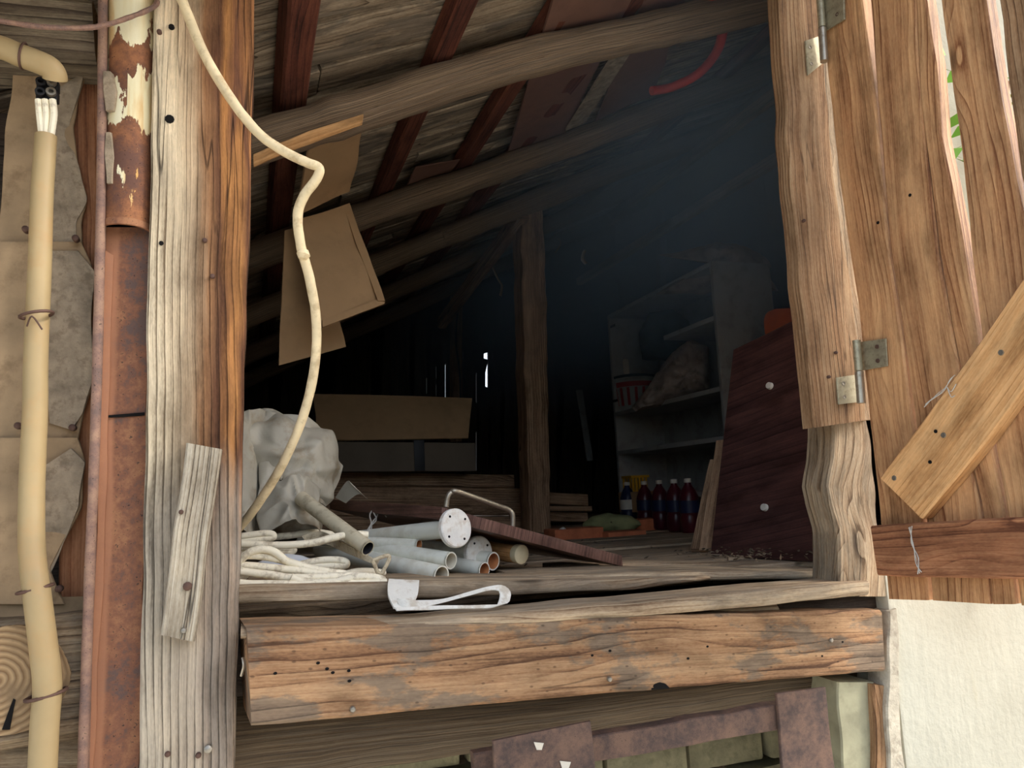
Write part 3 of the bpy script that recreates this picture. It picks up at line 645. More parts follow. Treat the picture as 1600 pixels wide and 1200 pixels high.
# ------------------------------------------------------------------ sill
bm_ = strip('front_beam', Q([(386, 984, 1.055), (700, 974, 1.09), (1000, 963, 1.12), (1378, 953, 1.16)]), Q([(393, 1136, 1.055), (700, 1107, 1.09), (1000, 1080, 1.12), (1384, 1050, 1.16)]), .11, M['beam'], n=60, m=8, rough=.0011, wob=.0012, rnd=.005)
tag(bm_, 'heavy orange-brown front beam with worm holes under the sill plank', 'beam')
for (x, y) in ((430, 1052), (511, 1045), (520, 1051), (545, 1048), (546, 1064), (925, 1024), (953, 1017), (497, 1036), (1075, 1029), (1105, 1010), (1316, 1003), (1284, 1025)):
    Yx = 1.055 + (x - 386) / 992 * .105
    lathe('worm_hole', [(0, .0009), (.0018, .0009), (.002, -.002), (0, -.002)], P(x, y, Yx - .0005), V((0, -1, 0)), M['hole'], bm_, k=7, sx=1.4)
for (x, y) in ((551, 1108), (952, 1061), (1298, 1000)):
    Yx = 1.055 + (x - 386) / 992 * .105; nail(x, y, Yx - .001, bm_, .004, 'screw', 'screw')
strip('notch', Q([(1018, 1076.5), (1022, 1069), (1031, 1066), (1040, 1068), (1046, 1074)], 1.1215), Q([(1018, 1078), (1024, 1077.5), (1032, 1077), (1040, 1076.2), (1046, 1075.6)], 1.1215), .001, M['hole'], bm_, n=10, m=3, rough=.0003, rnd=.0001)
tube('cable_clip', smooth(Q([(377, 1056, 1.09), (381, 1040, 1.085), (379, 1028, 1.09)]), 4), .002, M['steel'], bm_, k=6)
def slab(name, front_top, front_bot, depth, mat, parent=None, n=40, lift=0, **kw):
    """a lying plank: front edge given by its top and bottom line, top surface running back by depth"""
    A = resample(front_top, n); B = resample(front_bot, n); SEED[0] += 1; s = SEED[0]
    vsx = []; fs = []; fu = []; uvx = []; u = 0
    for i in range(n + 1):
        if i: u += (A[i] - A[i - 1]).length
        a = A[i] + V((0, 0, .0018 * nz(A[i], 12, s))) + V((0, .003 * nz(A[i], 9, s + 2), 0)); b = B[i] + V((0, .003 * nz(B[i], 9, s + 2), .0018 * nz(B[i], 12, s + 4)))
        h = (a - b).length; d = depth if not callable(depth) else depth(i / n)
        prof = [(b + V((0, d, 0)), -.1), (b + V((0, .004, 0)), 0), (b + V((0, 0, .003)), .003), (b.lerp(a, .5) + V((0, -.0008, 0)), h * .5), (a - V((0, 0, .003)), h - .003), (a + V((0, .004, 0)), h + .003), (a + V((0, d * .5, lift * .5)), h + d * .5), (a + V((0, d, lift)), h + d)]
        for p, v in prof: vsx.append(p); uvx.append((u, v))
    k = 8
    for i in range(n):
        for j in range(k):
            f = (i * k + j, i * k + (j + 1) % k, (i + 1) * k + (j + 1) % k, (i + 1) * k + j); fs.append(f); fu.append([uvx[x] for x in f])
    for i in (0, n): f = tuple(i * k + j for j in range(k)); fs.append(f); fu.append([(uvx[x][1] * .05, uvx[x][1]) for x in f])
    return link(name, mesh(name, vsx, fs, fu), M[mat], parent, angle=50)
sl = slab('sill_plank', Q([(376, 986, 1.065), (600, 977, 1.085), (800, 957, 1.10), (1000, 940, 1.12), (1200, 920, 1.14), (1358, 908, 1.155)]), Q([(376, 999, 1.065), (600, 985, 1.085), (800, 977, 1.10), (1000, 963, 1.12), (1200, 946, 1.14), (1358, 930, 1.155)]), lambda t: .085, 'sill')
tag(sl, 'long pale sill plank lying on top of the front beam', 'plank')
pb = slab('edge_plank', Q([(340, 917, 1.19), (600, 909, 1.20), (800, 908, 1.22), (985, 904, 1.24), (1110, 900, 1.26)]), Q([(340, 944, 1.19), (600, 937, 1.20), (800, 930, 1.22), (985, 922, 1.24), (1110, 906, 1.26)]), .15, 'sill')
tag(pb, 'thick floor-edge plank with a splintered end under the cable coil', 'plank')
pc = slab('edge_plank', Q([(820, 902, 1.29), (1000, 894, 1.29), (1240, 893, 1.29), (1330, 893, 1.29)]), Q([(820, 912, 1.29), (1000, 908, 1.29), (1240, 906, 1.29), (1330, 906, 1.29)]), .17, 'sill')
tag(pc, 'flat pale plank behind the sill, reaching the foot of the jamb post', 'plank')
pd = slab('loose_plank', Q([(880, 886, 1.50), (960, 880, 1.50), (1215, 878, 1.50)]), Q([(880, 893, 1.50), (960, 892, 1.50), (1215, 890, 1.50)]), .12, 'floor')
tag(pd, 'loose pale plank under the tip of the brown board', 'plank')
pe = slab('spacer_block', Q([(1115, 951, 1.17), (1215, 945, 1.18)]), Q([(1115, 961, 1.17), (1218, 958, 1.18)]), .06, 'sill', n=10)
tag(pe, 'short pale spacer block wedged under the right end of the sill plank', 'block')
lb = sweep('lower_log', smooth(Q([(330, 1152, 1.27), (600, 1125, 1.28), (900, 1096, 1.29), (1150, 1064, 1.30), (1330, 1045, 1.31)]), 8), circ(1, 18), M['lowlog'], scale=[.075 - .035 * i / 32 for i in range(33)], amp=.006, freq=10, capmat=M['end'])
tag(lb, 'long grey-brown log under the front beam', 'beam')
# rusted gate below
gt = empty('rusted_gate', P(900, 1300, 1.1), 'rusted iron gate with square plates under the log', 'gate')
strip('plate', Q([(770, 1158), (776, 1290)], 1.08), Q([(923, 1127), (934, 1290)], 1.08), .006, M['gate'], gt, n=8, m=5, rnd=.0015, wob=.0003)
strip('plate', Q([(1213, 1084), (1232, 1290)], 1.12), Q([(1290, 1074), (1316, 1290)], 1.12), .006, M['gate'], gt, n=8, m=5, rnd=.0015, wob=.0003)
strip('top_bar', Q([(915, 1152), (1232, 1099)], 1.13), Q([(915, 1194), (1232, 1138)], 1.13), .025, M['gate'], gt, n=10, m=4, rnd=.002, wob=.0003)
strip('side_bar', Q([(740, 1178), (790, 1170)], 1.13), Q([(748, 1290), (790, 1290)], 1.13), .02, M['gate'], gt, n=6, m=3)
for (x, y, s) in ((844, 1166, 6), (884, 1198, 9)):
    strip('paint_flake', Q([(x - s, y - s), (x - s * .3, y + s)], 1.078), Q([(x + s, y - s * .8), (x + s * .5, y + s)], 1.078), .0006, M['label'], gt, n=5, m=3, rough=.004, rnd=.0001)
# mossy brick wall seen below the log
bw = empty('wall_back_2', P(1000, 1200, 1.6), kind='structure'); bw.name = 'wall_lower'
x0, z0 = P(640, 1200, 1.62).x, H - 1.0
for rrow in range(8):
    for cix in range(7):
        xx = x0 + cix * .20 - (rrow % 2) * .1; zz = z0 + rrow * .095
        b_ = box('brick', V((xx + random.uniform(-.004, .004), 1.55 + random.uniform(-.015, .01), zz)), V((.19, 0, random.uniform(-.006, .006))), V((0, .1, 0)), V((0, 0, .083)), M['brick'], bw, bev=.008)
box('mortar', V((x0 - .3, 1.585, H - 1.2)), V((2.1, 0, 0)), V((0, .05, 0)), V((0, 0, .96)), M['grit'], bw, bev=0)
# right foot
cs = strip('concrete_pier', Q([(1308, 1066), (1322, 1290)], 1.19), Q([(1366, 1066), (1374, 1290)], 1.19), .08, M['concrete'], n=12, m=5, rough=.003); tag(cs, 'pale stained concrete pier right of the rusted gate', 'pier')
ws = strip('red_wood_strip', Q([(1366, 1070), (1372, 1290)], 1.175), Q([(1386, 1072), (1396, 1290)], 1.175), .06, M['jamb'], n=12, m=3); tag(ws, 'reddish wood strip between concrete pier and plaster wall', 'strip')
mo = strip('mortar_edge', Q([(1388, 955), (1386, 1050), (1398, 1290)], 1.165), Q([(1402, 950), (1404, 1050), (1424, 1290)], 1.165), .05, M['mortar'], wall_front, n=24, m=4, rough=.004, wob=.003)

# ------------------------------------------------------------------ right jamb and door
jb = strip('jamb_board', Q([(1215, -40), (1232, 250), (1244, 350), (1252, 440), (1264, 560), (1274, 668)], 1.13), Q([(1279, -40), (1286, 90), (1306, 300), (1334, 460), (1356, 656)], 1.13), .035, M['jamb'], n=50, m=6, rough=.003, wob=.001, rnd=.003)
tag(jb, 'wavy-edged brown jamb board carrying the hinges, right of the opening', 'board')
jp = strip('jamb_post', Q([(1300, 560), (1303, 680), (1301, 720), (1294, 760), (1297, 790), (1307, 830), (1312, 932)], 1.172), Q([(1346, 560), (1360, 680), (1370, 790), (1387, 932)], 1.172), .07, M['jambpost'], n=40, m=6, rough=.004, wob=.003, rnd=.004)
tag(jp, 'gnarled pale jamb post below the hinge board', 'post')
for (a, b) in ((1256, 345), (1306, 551), (1295, 589)): nail(a, b, 1.128, jb, .003)
strip('edge_strip', Q([(1274, -40), (1280, 90), (1298, 300), (1326, 470), (1350, 656)], 1.15), Q([(1290, -40), (1297, 90), (1320, 300), (1346, 470), (1362, 656)], 1.15), .03, M['jambpost'], jb, n=30, m=3, rough=.003)
Hp = P(1352, 600, 1.10); D = ray(300, 790); D.z = 0; D.normalize(); DNm = D.cross(V((0, 0, 1))); DNm = DNm if DNm.dot(Hp - CAM) > 0 else -DNm
def DP(px, py, off=0): return PP(px, py, Hp - DNm * off, DNm)
def dq(l, off=0): return [DP(a, b, off) for a, b in l]
door = empty('door_1', Hp - V((0, 0, .3)), kind='structure')
B1r = [(1341, -40), (1363, 120), (1388, 390), (1427, 660), (1440, 800), (1450, 938)]
strip('plank', dq([(1280, -40), (1291, 100), (1313, 300), (1341, 480), (1358, 660), (1374, 800), (1388, 936)]), dq(B1r), .024, M['door'], door, n=40, m=5, rough=.0007)
strip('plank', dq([(1357, -40), (1368, 120), (1391, 390), (1431, 660), (1445, 800), (1456, 938)]), dq([(1428, -40), (1437, 150), (1466, 400), (1496, 560), (1516, 727), (1532, 800), (1548, 944)]), .024, M['door'], door, n=40, m=5, rough=.0007)
strip('plank', dq([(1429, -40), (1437.5, 150), (1468, 400), (1498, 560), (1518, 727), (1535, 800), (1551, 944)]), dq([(1441, -40), (1462, 100), (1471, 220), (1496, 340), (1508, 400), (1547, 690), (1567, 800), (1586, 944)]), .024, M['door'], door, n=40, m=4, rough=.0007)
strip('plank', dq([(1464, -40), (1489, 150), (1505, 260), (1519, 400), (1553, 690), (1573, 800), (1594, 946)]), dq([(1534, -40), (1560, 130), (1582, 250), (1612, 400), (1660, 690), (1710, 946)]), .024, M['door'], door, n=40, m=5, rough=.0007)
edge4 = [(1556, -40), (1575, 130), (1592, 260), (1622, 400), (1672, 690), (1722, 946)]
strip('plank', dq(edge4), dq([(1690, -40), (1715, 130), (1740, 260), (1790, 400), (1860, 690), (1930, 946)]), .024, M['jamb'], door, n=30, m=5, wob=.002)
# remaining boards of the door, outside the picture but hung on the same rails
top = DP(1800, -40); bot = DP(1800, 946)
base = DP(1740, 500); base_d = -D
s0 = (DP(1740, 500) - Hp).dot(-D) + .03
ztop = ZDOOR; zbot = DP(1450, 940).z
for k in range(4):
    a = Hp - D * (s0 + k * .125); b = Hp - D * (s0 + k * .125 + .112)
    strip('plank', [V((a.x, a.y, ztop)), V((a.x, a.y, zbot))], [V((b.x, b.y, ztop)), V((b.x, b.y, zbot))], .024, M['door'], door, n=12, m=3, away=DNm)
for (la, lb_) in (([(1360, 822), (1480, 815), (1604, 808)], [(1371, 900), (1480, 903), (1604, 905)]),):
    A = dq(la, .030); B = dq(lb_, .030); A.append(A[-1] - D * .62); B.append(B[-1] - D * .62)
    rl = strip('rail', A, B, .03, M['rail'], door, n=40, m=5, rough=.0007)
A = dq([(1375, 746), (1510, 562), (1604, 428)], .028); B = dq([(1440, 811), (1540, 692), (1604, 603)], .028)
ext = (A[-1] - A[0]).normalized() * .5
br = strip('brace', A + [A[-1] + ext], B + [B[-1] + ext], .026, M['brace'], door, n=30, m=5, rough=.0008)
for (x, y) in ((1474, 680), (1397, 747), (1564, 551)):
    lathe('screw', [(0, .001), (.004, .0012), (.0045, 0), (.0045, -.004), (0, -.004)], DP(x, y, .0285), -DNm, M['screw'], br, k=10)
for (x, y) in ((1462, 674), (1453, 722), (1372, 348), (1422, 305)):
    lathe('nail_hole', [(0, .0008), (.003, .0008), (.003, -.003), (0, -.003)], DP(x, y, .0285 if y > 500 else .0003), -DNm, M['hole'], door, k=8)
def hinge(up_leaf, low_leaf, pin, lab):
    h_ = empty('hinge', P(pin[1][0], pin[1][1], 1.09), parent=door)
    a = dq(up_leaf, .006); strip('hinge_leaf', [a[0], a[3]], [a[1], a[2]], .0025, M['hinge'], h_, n=6, m=3, rough=.0005, rnd=.0006)
    b = Q(low_leaf, 1.124); strip('hinge_leaf', [b[0], b[3]], [b[1], b[2]], .0025, M['hinge'], h_, n=6, m=3, rough=.0003, rnd=.0006)
    p0, p1 = P(pin[0][0], pin[0][1], 1.092), P(pin[1][0], pin[1][1], 1.092)
    mid = p0.lerp(p1, .5); tube('hinge_barrel', [p0, p0.lerp(mid, .97)], .0072, M['hinge'], h_, k=12)
    tube('hinge_barrel', [mid, p1], .0078, M['steel'], h_, k=12)
    for (u, v) in ((.7, .25), (.7, .75)):
        for leaf, nn in ((a, -DNm), (b, V((0, -1, 0)))):
            uu = u if leaf is a else 1 - u
            pt = leaf[0].lerp(leaf[1], uu).lerp(leaf[3].lerp(leaf[2], uu), v)
            lathe('screw', [(0, .0006), (.0036, .0012), (.004, -.001), (0, -.001)], pt, nn, M['screw'] if leaf is b else M['nail'], h_, k=10)
hinge([(1338, 535), (1384, 529), (1386, 572), (1340, 580)], [(1307, 590), (1340, 585), (1343, 628), (1310, 632)], ((1338, 532), (1346, 630)), 'lower')
hinge([(1280, -16), (1318, -22), (1320, 30), (1284, 52)], [(1258, 64), (1281, 56), (1284, 100), (1262, 118)], ((1281, -6), (1288, 96)), 'upper')
# greenery on the sunny wall beyond the door
lv = []; lf = []
rr = random.Random(3)
for k in range(900):
    c = V((rr.uniform(1.30, 2.5), 1.10 + rr.uniform(-.06, .06), H + rr.uniform(-.05, .85))); s = rr.uniform(.012, .028)
    a = V((rr.uniform(-1, 1), rr.uniform(-1, 1) * .6, rr.uniform(-1, 1))).normalized(); b = a.cross(V((rr.uniform(-1, 1), 1, rr.uniform(-1, 1)))).normalized(); c2 = a.cross(b)
    i0 = len(lv); lv += [c - a * s, c - a * s * .2 + b * s * .5, c + a * s, c - a * s * .2 - b * s * .5 + c2 * s * .1]; lf.append((i0, i0 + 1, i0 + 2, i0 + 3))
vr = empty('climbing_vine', (1.8, 1.13, H - .2), 'sunlit green climbing vine seen through the door gaps', 'plant')
lo = link('leaves', mesh('leaves', lv, lf), M['leaf'], vr); lo['kind'] = 'stuff'
for k in range(6):
    xx = 1.35 + k * .2; tube('stem', smooth([V((xx, 1.15, H - .25)), V((xx + .06, 1.14, H + .1)), V((xx - .03, 1.15, H + .45)), V((xx + .05, 1.15, H + .85))], 5), .004, M['inner'], vr, k=6)

# ------------------------------------------------------------------ cable coil on the floor edge
coil = empty('cable_coil', P(480, 905, 1.25), 'loose coil of grubby white cable on the floor edge', 'cable')
def cs_(pts, Y0, r=.0062):
    q = smooth([P(a[0], a[1], a[2] if len(a) > 2 else Y0) for a in pts], 8); tube('cable_loop', q, r, M['cable'], coil, k=10, amp=.0004, freq=50)
cs_([(340, 842), (380, 838), (410, 834), (425, 835), (424, 841), (395, 844), (345, 850)], 1.36)
cs_([(340, 846, 1.42), (440, 838, 1.42), (490, 832, 1.42), (520, 836, 1.42), (545, 845, 1.45)], 1.42)
cs_([(335, 848), (380, 850), (440, 852), (490, 848), (520, 840), (550, 835), (575, 836)], 1.30)
cs_([(335, 858), (380, 856), (440, 857), (458, 858), (452, 863), (420, 866), (370, 868)], 1.34)
cs_([(360, 895), (376, 875), (392, 862), (412, 858), (428, 862), (446, 876)], 1.25)
cs_([(345, 870), (400, 868), (440, 875), (480, 887), (510, 893), (540, 897)], 1.255)
cs_([(470, 882), (500, 876), (525, 875), (540, 878), (538, 884), (510, 884), (470, 886)], 1.30)
cs_([(345, 886), (385, 884), (430, 888), (470, 892), (520, 899), (560, 901)], 1.25)
cs_([(345, 888), (372, 892), (420, 898), (460, 903), (520, 901), (560, 900), (585, 902)], 1.235)
cs_([(455, 902), (480, 910), (520, 909), (560, 901), (590, 903), (600, 907)], 1.225)
cs_([(345, 905), (380, 912), (440, 913), (500, 914), (560, 912), (604, 910)], 1.22)
cs_([(345, 880, 1.30), (385, 890, 1.29), (378, 902, 1.27), (368, 908, 1.25), (340, 905, 1.24)], 1.28)
cs_([(480, 906, 1.25), (520, 903, 1.27), (560, 893, 1.3), (600, 895, 1.33)], 1.27)
ps = blob('plastic_sheet', P(445, 896, 1.33), Q([(395, 905), (400, 880), (440, 866), (470, 868), (530, 890), (520, 905)], 1.33), .012, .01, M['plasticw'], amp=.006, freq=18, rings=10, k=40); tag(ps, 'thin white plastic sheet under the cable coil', 'sheet')

# ------------------------------------------------------------------ pipes
def pipe(a, b, r, mat, inside, lab, flange=None, cat='pipe', grp='grey-white plastic pipes in the pile', closed=None):
    A = P(*a); B = P(*b); d = (A - B).normalized()
    e = empty('plastic_pipe', B, lab, cat, grp)
    me = sweep('pipe_body', resample([A, B], 10), circ(r, 22), None, caps=False, ret=True); link('pipe_body', me, M[mat], e)
    if flange:
        fr = flange
        fo = lathe('flange', [(0, .004), (fr * .94, .004), (fr, .002), (fr, -.006), (fr * .94, -.008), (r, -.008)], B, flange_dir(B, d), M['disc'], e, k=36)
        q = flange_dir(B, d).to_track_quat('Z', 'Y')
        for k in range(4):
            an = .6 + k * math.pi / 2; lathe('bolt_hole', [(0, .0008), (.0022, .0008), (.0022, -.001), (0, -.001)], B + q @ V((fr * .72 * math.cos(an), fr * .72 * math.sin(an), .0042)), flange_dir(B, d), M['hole'], fo, k=8)
    else:
        lathe('pipe_lip', [(r, -.004), (r, 0), (r * .86, 0), (r * .84, -.01), (r * .84, -.12), (0, -.12)], B, -d, [M[mat], M[inside], M['blackin']], e, k=22, mats=[0, 0, 1, 1, 2])
    return e
def flange_dir(B, d): return (-d * 1.0 + V((.0, -.12, .05))).normalized()
pipe((500, 858, 1.62), (690, 899, 1.30), .0165, 'pvc', 'pvcin', 'lowest grey-white pipe, clean end above the white strap')
pipe((480, 842, 1.66), (705, 876, 1.335), .0150, 'pvc', 'pvcin', 'grey-white pipe with clean bore lying on the lowest pipe')
pipe((520, 850, 1.75), (757, 891, 1.38), .0148, 'pvc', 'rustin', 'grey-white pipe with stained bore at floor level, right of the lowest pipe')
pipe((540, 842, 1.80), (771, 877, 1.415), .0172, 'pvc', 'rustin', 'white pipe with the brown rust-stained wide bore beside the wooden stick')
pipe((470, 842, 1.60), (655, 852, 1.42), .0112, 'pvc', 'rustin', 'thin pipe with rusty lip tucked under the big flange')
pipe((470, 852, 1.78), (712, 825, 1.345), .0165, 'pvc', 'pvcin', 'grey-white pipe ending in the large round flange on top of the pile', flange=.0345)
pipe((560, 848, 1.80), (748, 864, 1.44), .0165, 'pvc', 'pvcin', 'grey-white pipe ending in the smaller half-hidden flange', flange=.032)
pipe((470, 778, 1.40), (575, 857, 1.27), .0125, 'tubegrey', 'blackin', 'dusty dark-bored tube slanting down from under the tarp', grp=None)
st = empty('round_stick', P(818, 866, 1.5), 'orange round wooden stick with a cream sawn end in the pipe pile', 'stick')
sweep('shaft', resample([P(690, 848, 1.66), P(806, 866, 1.45)], 10), circ(.0175, 16), M['brace'], st, amp=.001)
lathe('sawn_end', [(.0175, -.012), (.0185, -.010), (.0188, .004), (.016, .006), (0, .006)], P(813, 866, 1.44), (P(806, 866, 1.45) - P(690, 848, 1.66)), M['endcream'], st, k=20)
bx = beam('bark_stick', P(740, 855, 1.60), P(815, 853, 1.50), .02, .012, M['jambpost'], amp=.003); tag(bx, 'flaky bark stick lying on the round stick', 'stick')
# grubby strap with D-ring
sp = empty('buckle_strap', P(590, 880, 1.25), 'grubby strap with a triangular metal ring over the pipes', 'strap')
strip('webbing', smooth(Q([(470, 838, 1.36), (500, 832, 1.36), (540, 850, 1.32), (575, 868, 1.27), (592, 876, 1.25)]), 5), smooth(Q([(480, 852, 1.36), (510, 850, 1.35), (545, 866, 1.32), (572, 878, 1.27), (588, 884, 1.25)]), 5), .002, M['oldstrap'], sp, n=24, m=5, rough=.002, wob=.004, rnd=.0005)
tube('ring', smooth(Q([(582, 876), (604, 868), (608, 873), (600, 890), (596, 896), (590, 894), (586, 884), (582, 876)], 1.235), 4), .0032, M['oldstrap'], sp, k=8)
# white strap hanging over the plank edge
wsx = empty('white_strap', P(625, 950, 1.15), 'white webbing strap draped over the floor-edge plank onto the sill', 'strap')
strip('strap_flap', smooth(Q([(606, 903, 1.205), (604, 915, 1.185), (605, 932, 1.165), (614, 950, 1.145)]), 5), smooth(Q([(656, 905, 1.205), (654, 915, 1.185), (650, 932, 1.165), (640, 950, 1.145)]), 5), .0018, M['strap'], wsx, n=20, m=6, wob=.003, rnd=.0004)
strip('strap_loop', smooth(Q([(622, 936, 1.15), (645, 938, 1.145), (690, 936, 1.15), (730, 926, 1.155), (762, 917, 1.16), (784, 914, 1.16), (797, 922, 1.155), (798, 934, 1.145), (788, 944, 1.135), (740, 946, 1.13), (690, 945, 1.13), (618, 949, 1.13)]), 6),
      smooth(Q([(628, 952, 1.145), (648, 950, 1.135), (690, 942, 1.145), (730, 932, 1.15), (762, 923, 1.155), (778, 922, 1.155), (782, 927, 1.15), (780, 938, 1.14), (772, 949, 1.132), (740, 951, 1.127), (690, 951, 1.127), (622, 955, 1.127)]), 6), .0018, M['strap'], wsx, n=60, m=4, wob=.001, rnd=.0003)
# tarp
tp = blob('white_tarp', P(440, 750, 1.62), Q([(330, 668), (370, 648), (412, 642), (440, 652), (480, 664), (515, 678), (522, 700), (534, 728), (522, 752), (518, 778), (498, 798), (500, 830), (470, 822), (440, 838), (408, 826), (370, 842), (320, 840)], 1.62), .16, .30, M['tarp'], amp=.055, freq=8, rings=34, k=130, fold=1.0)
tag(tp, 'crumpled dusty white tarp heaped at the left of the loft', 'tarp')
def drape(L, Rr, amp, fr, n=54, m=44):
    SEED[0] += 1; sd_ = SEED[0]; A = resample(L, n); B = resample(Rr, n); vsx = []; fs = []; uvx = []
    nrm = (A[n] - A[0]).cross(B[0] - A[0]).normalized(); nrm = nrm if nrm.dot(CAM - A[0]) > 0 else -nrm
    for th in (0, -.0015):
        for i in range(n + 1):
            for j in range(m + 1):
                p = A[i].lerp(B[i], j / m); e = math.sin(math.pi * j / m)
                q = V((p.x * 1.6, p.y, p.z * .75)); w_ = V((nz(p, fr * .6, sd_ + 1), nz(p, fr * .6, sd_ + 2), nz(p, fr * .6, sd_ + 3))) * .03
                d = 1 - 2.2 * abs(nz(q + w_, fr, sd_)); d += .45 * (1 - 2.2 * abs(nz(q + w_ * 1.5, fr * 2.4, sd_ + 6))); d += .9 * nz(p, fr * .5, sd_ + 8)
                vsx.append(p + nrm * (amp * d * (.45 + .55 * e) + .03 * e + th)); uvx.append((i / n, j / m))
    w_ = m + 1; N = (n + 1) * w_
    for i in range(n):
        for j in range(m):
            a = i * w_ + j; fs.append((a, a + 1, a + w_ + 1, a + w_)); fs.append((N + a, N + a + w_, N + a + w_ + 1, N + a + 1))
    for i in range(n):
        for j in (0, m): a = i * w_ + j; fs.append((a, a + w_, N + a + w_, N + a))
    for j in range(m):
        for i in (0, n): a = i * w_ + j; fs.append((a, a + 1, N + a + 1, N + a))
    return link('tarp_fold', mesh('tarp_fold', vsx, fs, [[uvx[k] for k in f] for f in fs]), M['tarp'], tp, angle=50)
drape(Q([(318, 668, 1.50), (318, 760, 1.46), (318, 846, 1.42)]), Q([(414, 645, 1.54), (404, 730, 1.48), (398, 790, 1.46), (396, 843, 1.42)]), .016, 9)
drape(Q([(410, 647, 1.54), (402, 735, 1.47), (396, 800, 1.45)]), Q([(516, 686, 1.60), (536, 728, 1.60), (524, 760, 1.58), (508, 792, 1.52)]), .022, 10)
drape(Q([(404, 776, 1.45), (400, 812, 1.41), (408, 838, 1.385)]), Q([(500, 768, 1.48), (494, 806, 1.44), (500, 833, 1.40)]), .014, 12)
tf = strip('tarp_flap', smooth(Q([(525, 778, 1.72), (542, 752, 1.70), (548, 756, 1.69)]), 4), smooth(Q([(540, 786, 1.70), (560, 772, 1.68), (574, 780, 1.66)]), 4), .0015, M['tarp'], n=12, m=4, wob=.003, rnd=.0002); tag(tf, 'small pale plastic scrap behind the tarp, against the timber stack', 'scrap')
# brown board with handle
Cc, Rr_, Lf = P(690, 792, 1.35), P(972, 868, 1.44), P(515, 780, 1.80)
bb = empty('brown_board', Rr_, 'brown laminate board lying aslant on the pipes, pale steel handle on top', 'board')
box('panel', Cc - V((0, 0, .022)), Rr_ - Cc, Lf - Cc, V((0, 0, .022)), [M['lam']], bb, bev=.0008)
up_ = (Rr_ - Cc).cross(Lf - Cc).normalized(); 
tube('handle', smooth(Q([(697, 792, 1.46), (700, 776, 1.46), (706, 769, 1.46), (718, 769, 1.46), (780, 791, 1.50), (794, 796, 1.51), (801, 804, 1.51), (801, 822, 1.51)]), 5), .0052, M['steel'], bb, k=10)
# lint on the board
# ------------------------------------------------------------------ inside the loft
ip = strip('inner_post', Q([(813, 306), (818, 520), (823, 700), (828, 836)], 3.06), Q([(848, 306), (854, 480), (858, 700), (861, 832)], 3.06), .11, M['inner'], n=30, m=5, rough=.004, wob=.003)
tag(ip, 'squared brown post standing in the middle of the loft', 'post')
db = beam('diagonal_brace', P(818, 332, 3.02), P(690, 505, 4.4), .05, .07, M['inner']); tag(db, 'thin diagonal brace running down from the inner post head', 'brace')
rp = beam('rear_post', P(712, 690, 4.85), P(713, 440, 4.85), .07, .07, M['inner']); tag(rp, 'narrow rear post between the bright wall slits', 'post')
tube('cable', smooth(Q([(716, 480, 4.80), (712, 530, 4.80), (718, 580, 4.80), (720, 640, 4.80)]), 6), .006, M['black'], rp, k=6)
for (x0, x1, y0, y1, lab) in ((1030, 1052, 318, 560, 'reddish rear stud left of the tall bookcase bag'), (1092, 1112, 270, 560, 'reddish rear stud above the bookcase')):
    s_ = beam('rear_stud', P(x0, y1, 4.3), P(x0 + 6, y0, 4.3), .06, .06, M['batten']); tag(s_, lab, 'stud')
for (a, b, lab) in (((1238, 128, 2.2), (985, 318, 3.9), 'upper sloping strut in the hazy right corner'), ((1240, 232, 2.4), (905, 440, 4.6), 'lower sloping strut in the hazy right corner')):
    s_ = beam('sloping_strut', P(*a), P(*b), .04, .05, M['inner']); tag(s_, lab, 'strut')
# stack of timbers
def timber(a, b, Y, hpx, d, lab):
    p, q = P(a[0], a[1], Y), P(b[0], b[1], Y); hh = hpx * Y / F
    o = slab('stacked_timber', [p, q], [p - V((0, 0, hh)), q - V((0, 0, hh))], d, 'inner', n=16); return tag(o, lab, 'timber', 'timbers stacked behind the inner post')
timber((480, 736), (803, 742), 3.35, 21, .16, 'topmost timber of the stack, its end left of the post')
timber((480, 758), (816, 763), 3.32, 26, .2, 'second timber from the top of the stack')
timber((480, 785), (818, 786), 3.30, 20, .2, 'third timber from the top of the stack')
timber((480, 806), (822, 807), 3.28, 24, .2, 'lowest timber of the stack, resting on the loft floor')
timber((830, 768), (918, 772), 3.42, 20, .18, 'timber showing its end right of the post, upper one')
timber((830, 790), (925, 791), 3.40, 9, .18, 'thin board between the two timbers right of the post')
timber((830, 800), (918, 801), 3.40, 15, .18, 'lowest timber end seen right of the post')
# cardboard box
cb = empty('cardboard_box', P(620, 738, 3.2), 'open cardboard box with raised flap on the timber stack', 'box')
f0 = Q([(497, 690, 3.22), (742, 686, 3.22), (744, 736, 3.22), (497, 737, 3.22)])
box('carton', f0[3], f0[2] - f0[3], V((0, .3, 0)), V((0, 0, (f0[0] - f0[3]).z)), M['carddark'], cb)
a = Q([(490, 615, 3.36), (738, 622, 3.36), (732, 684, 3.225), (497, 688, 3.225)])
strip('flap', [a[0], a[3]], [a[1], a[2]], .006, M['card'], cb, n=10, m=5, wob=.004, rnd=.001)
box('tape_strip', P(648, 736, 3.215), V((.045, 0, 0)), V((0, .004, 0)), V((0, 0, .13)), M['black'], cb, bev=.001)
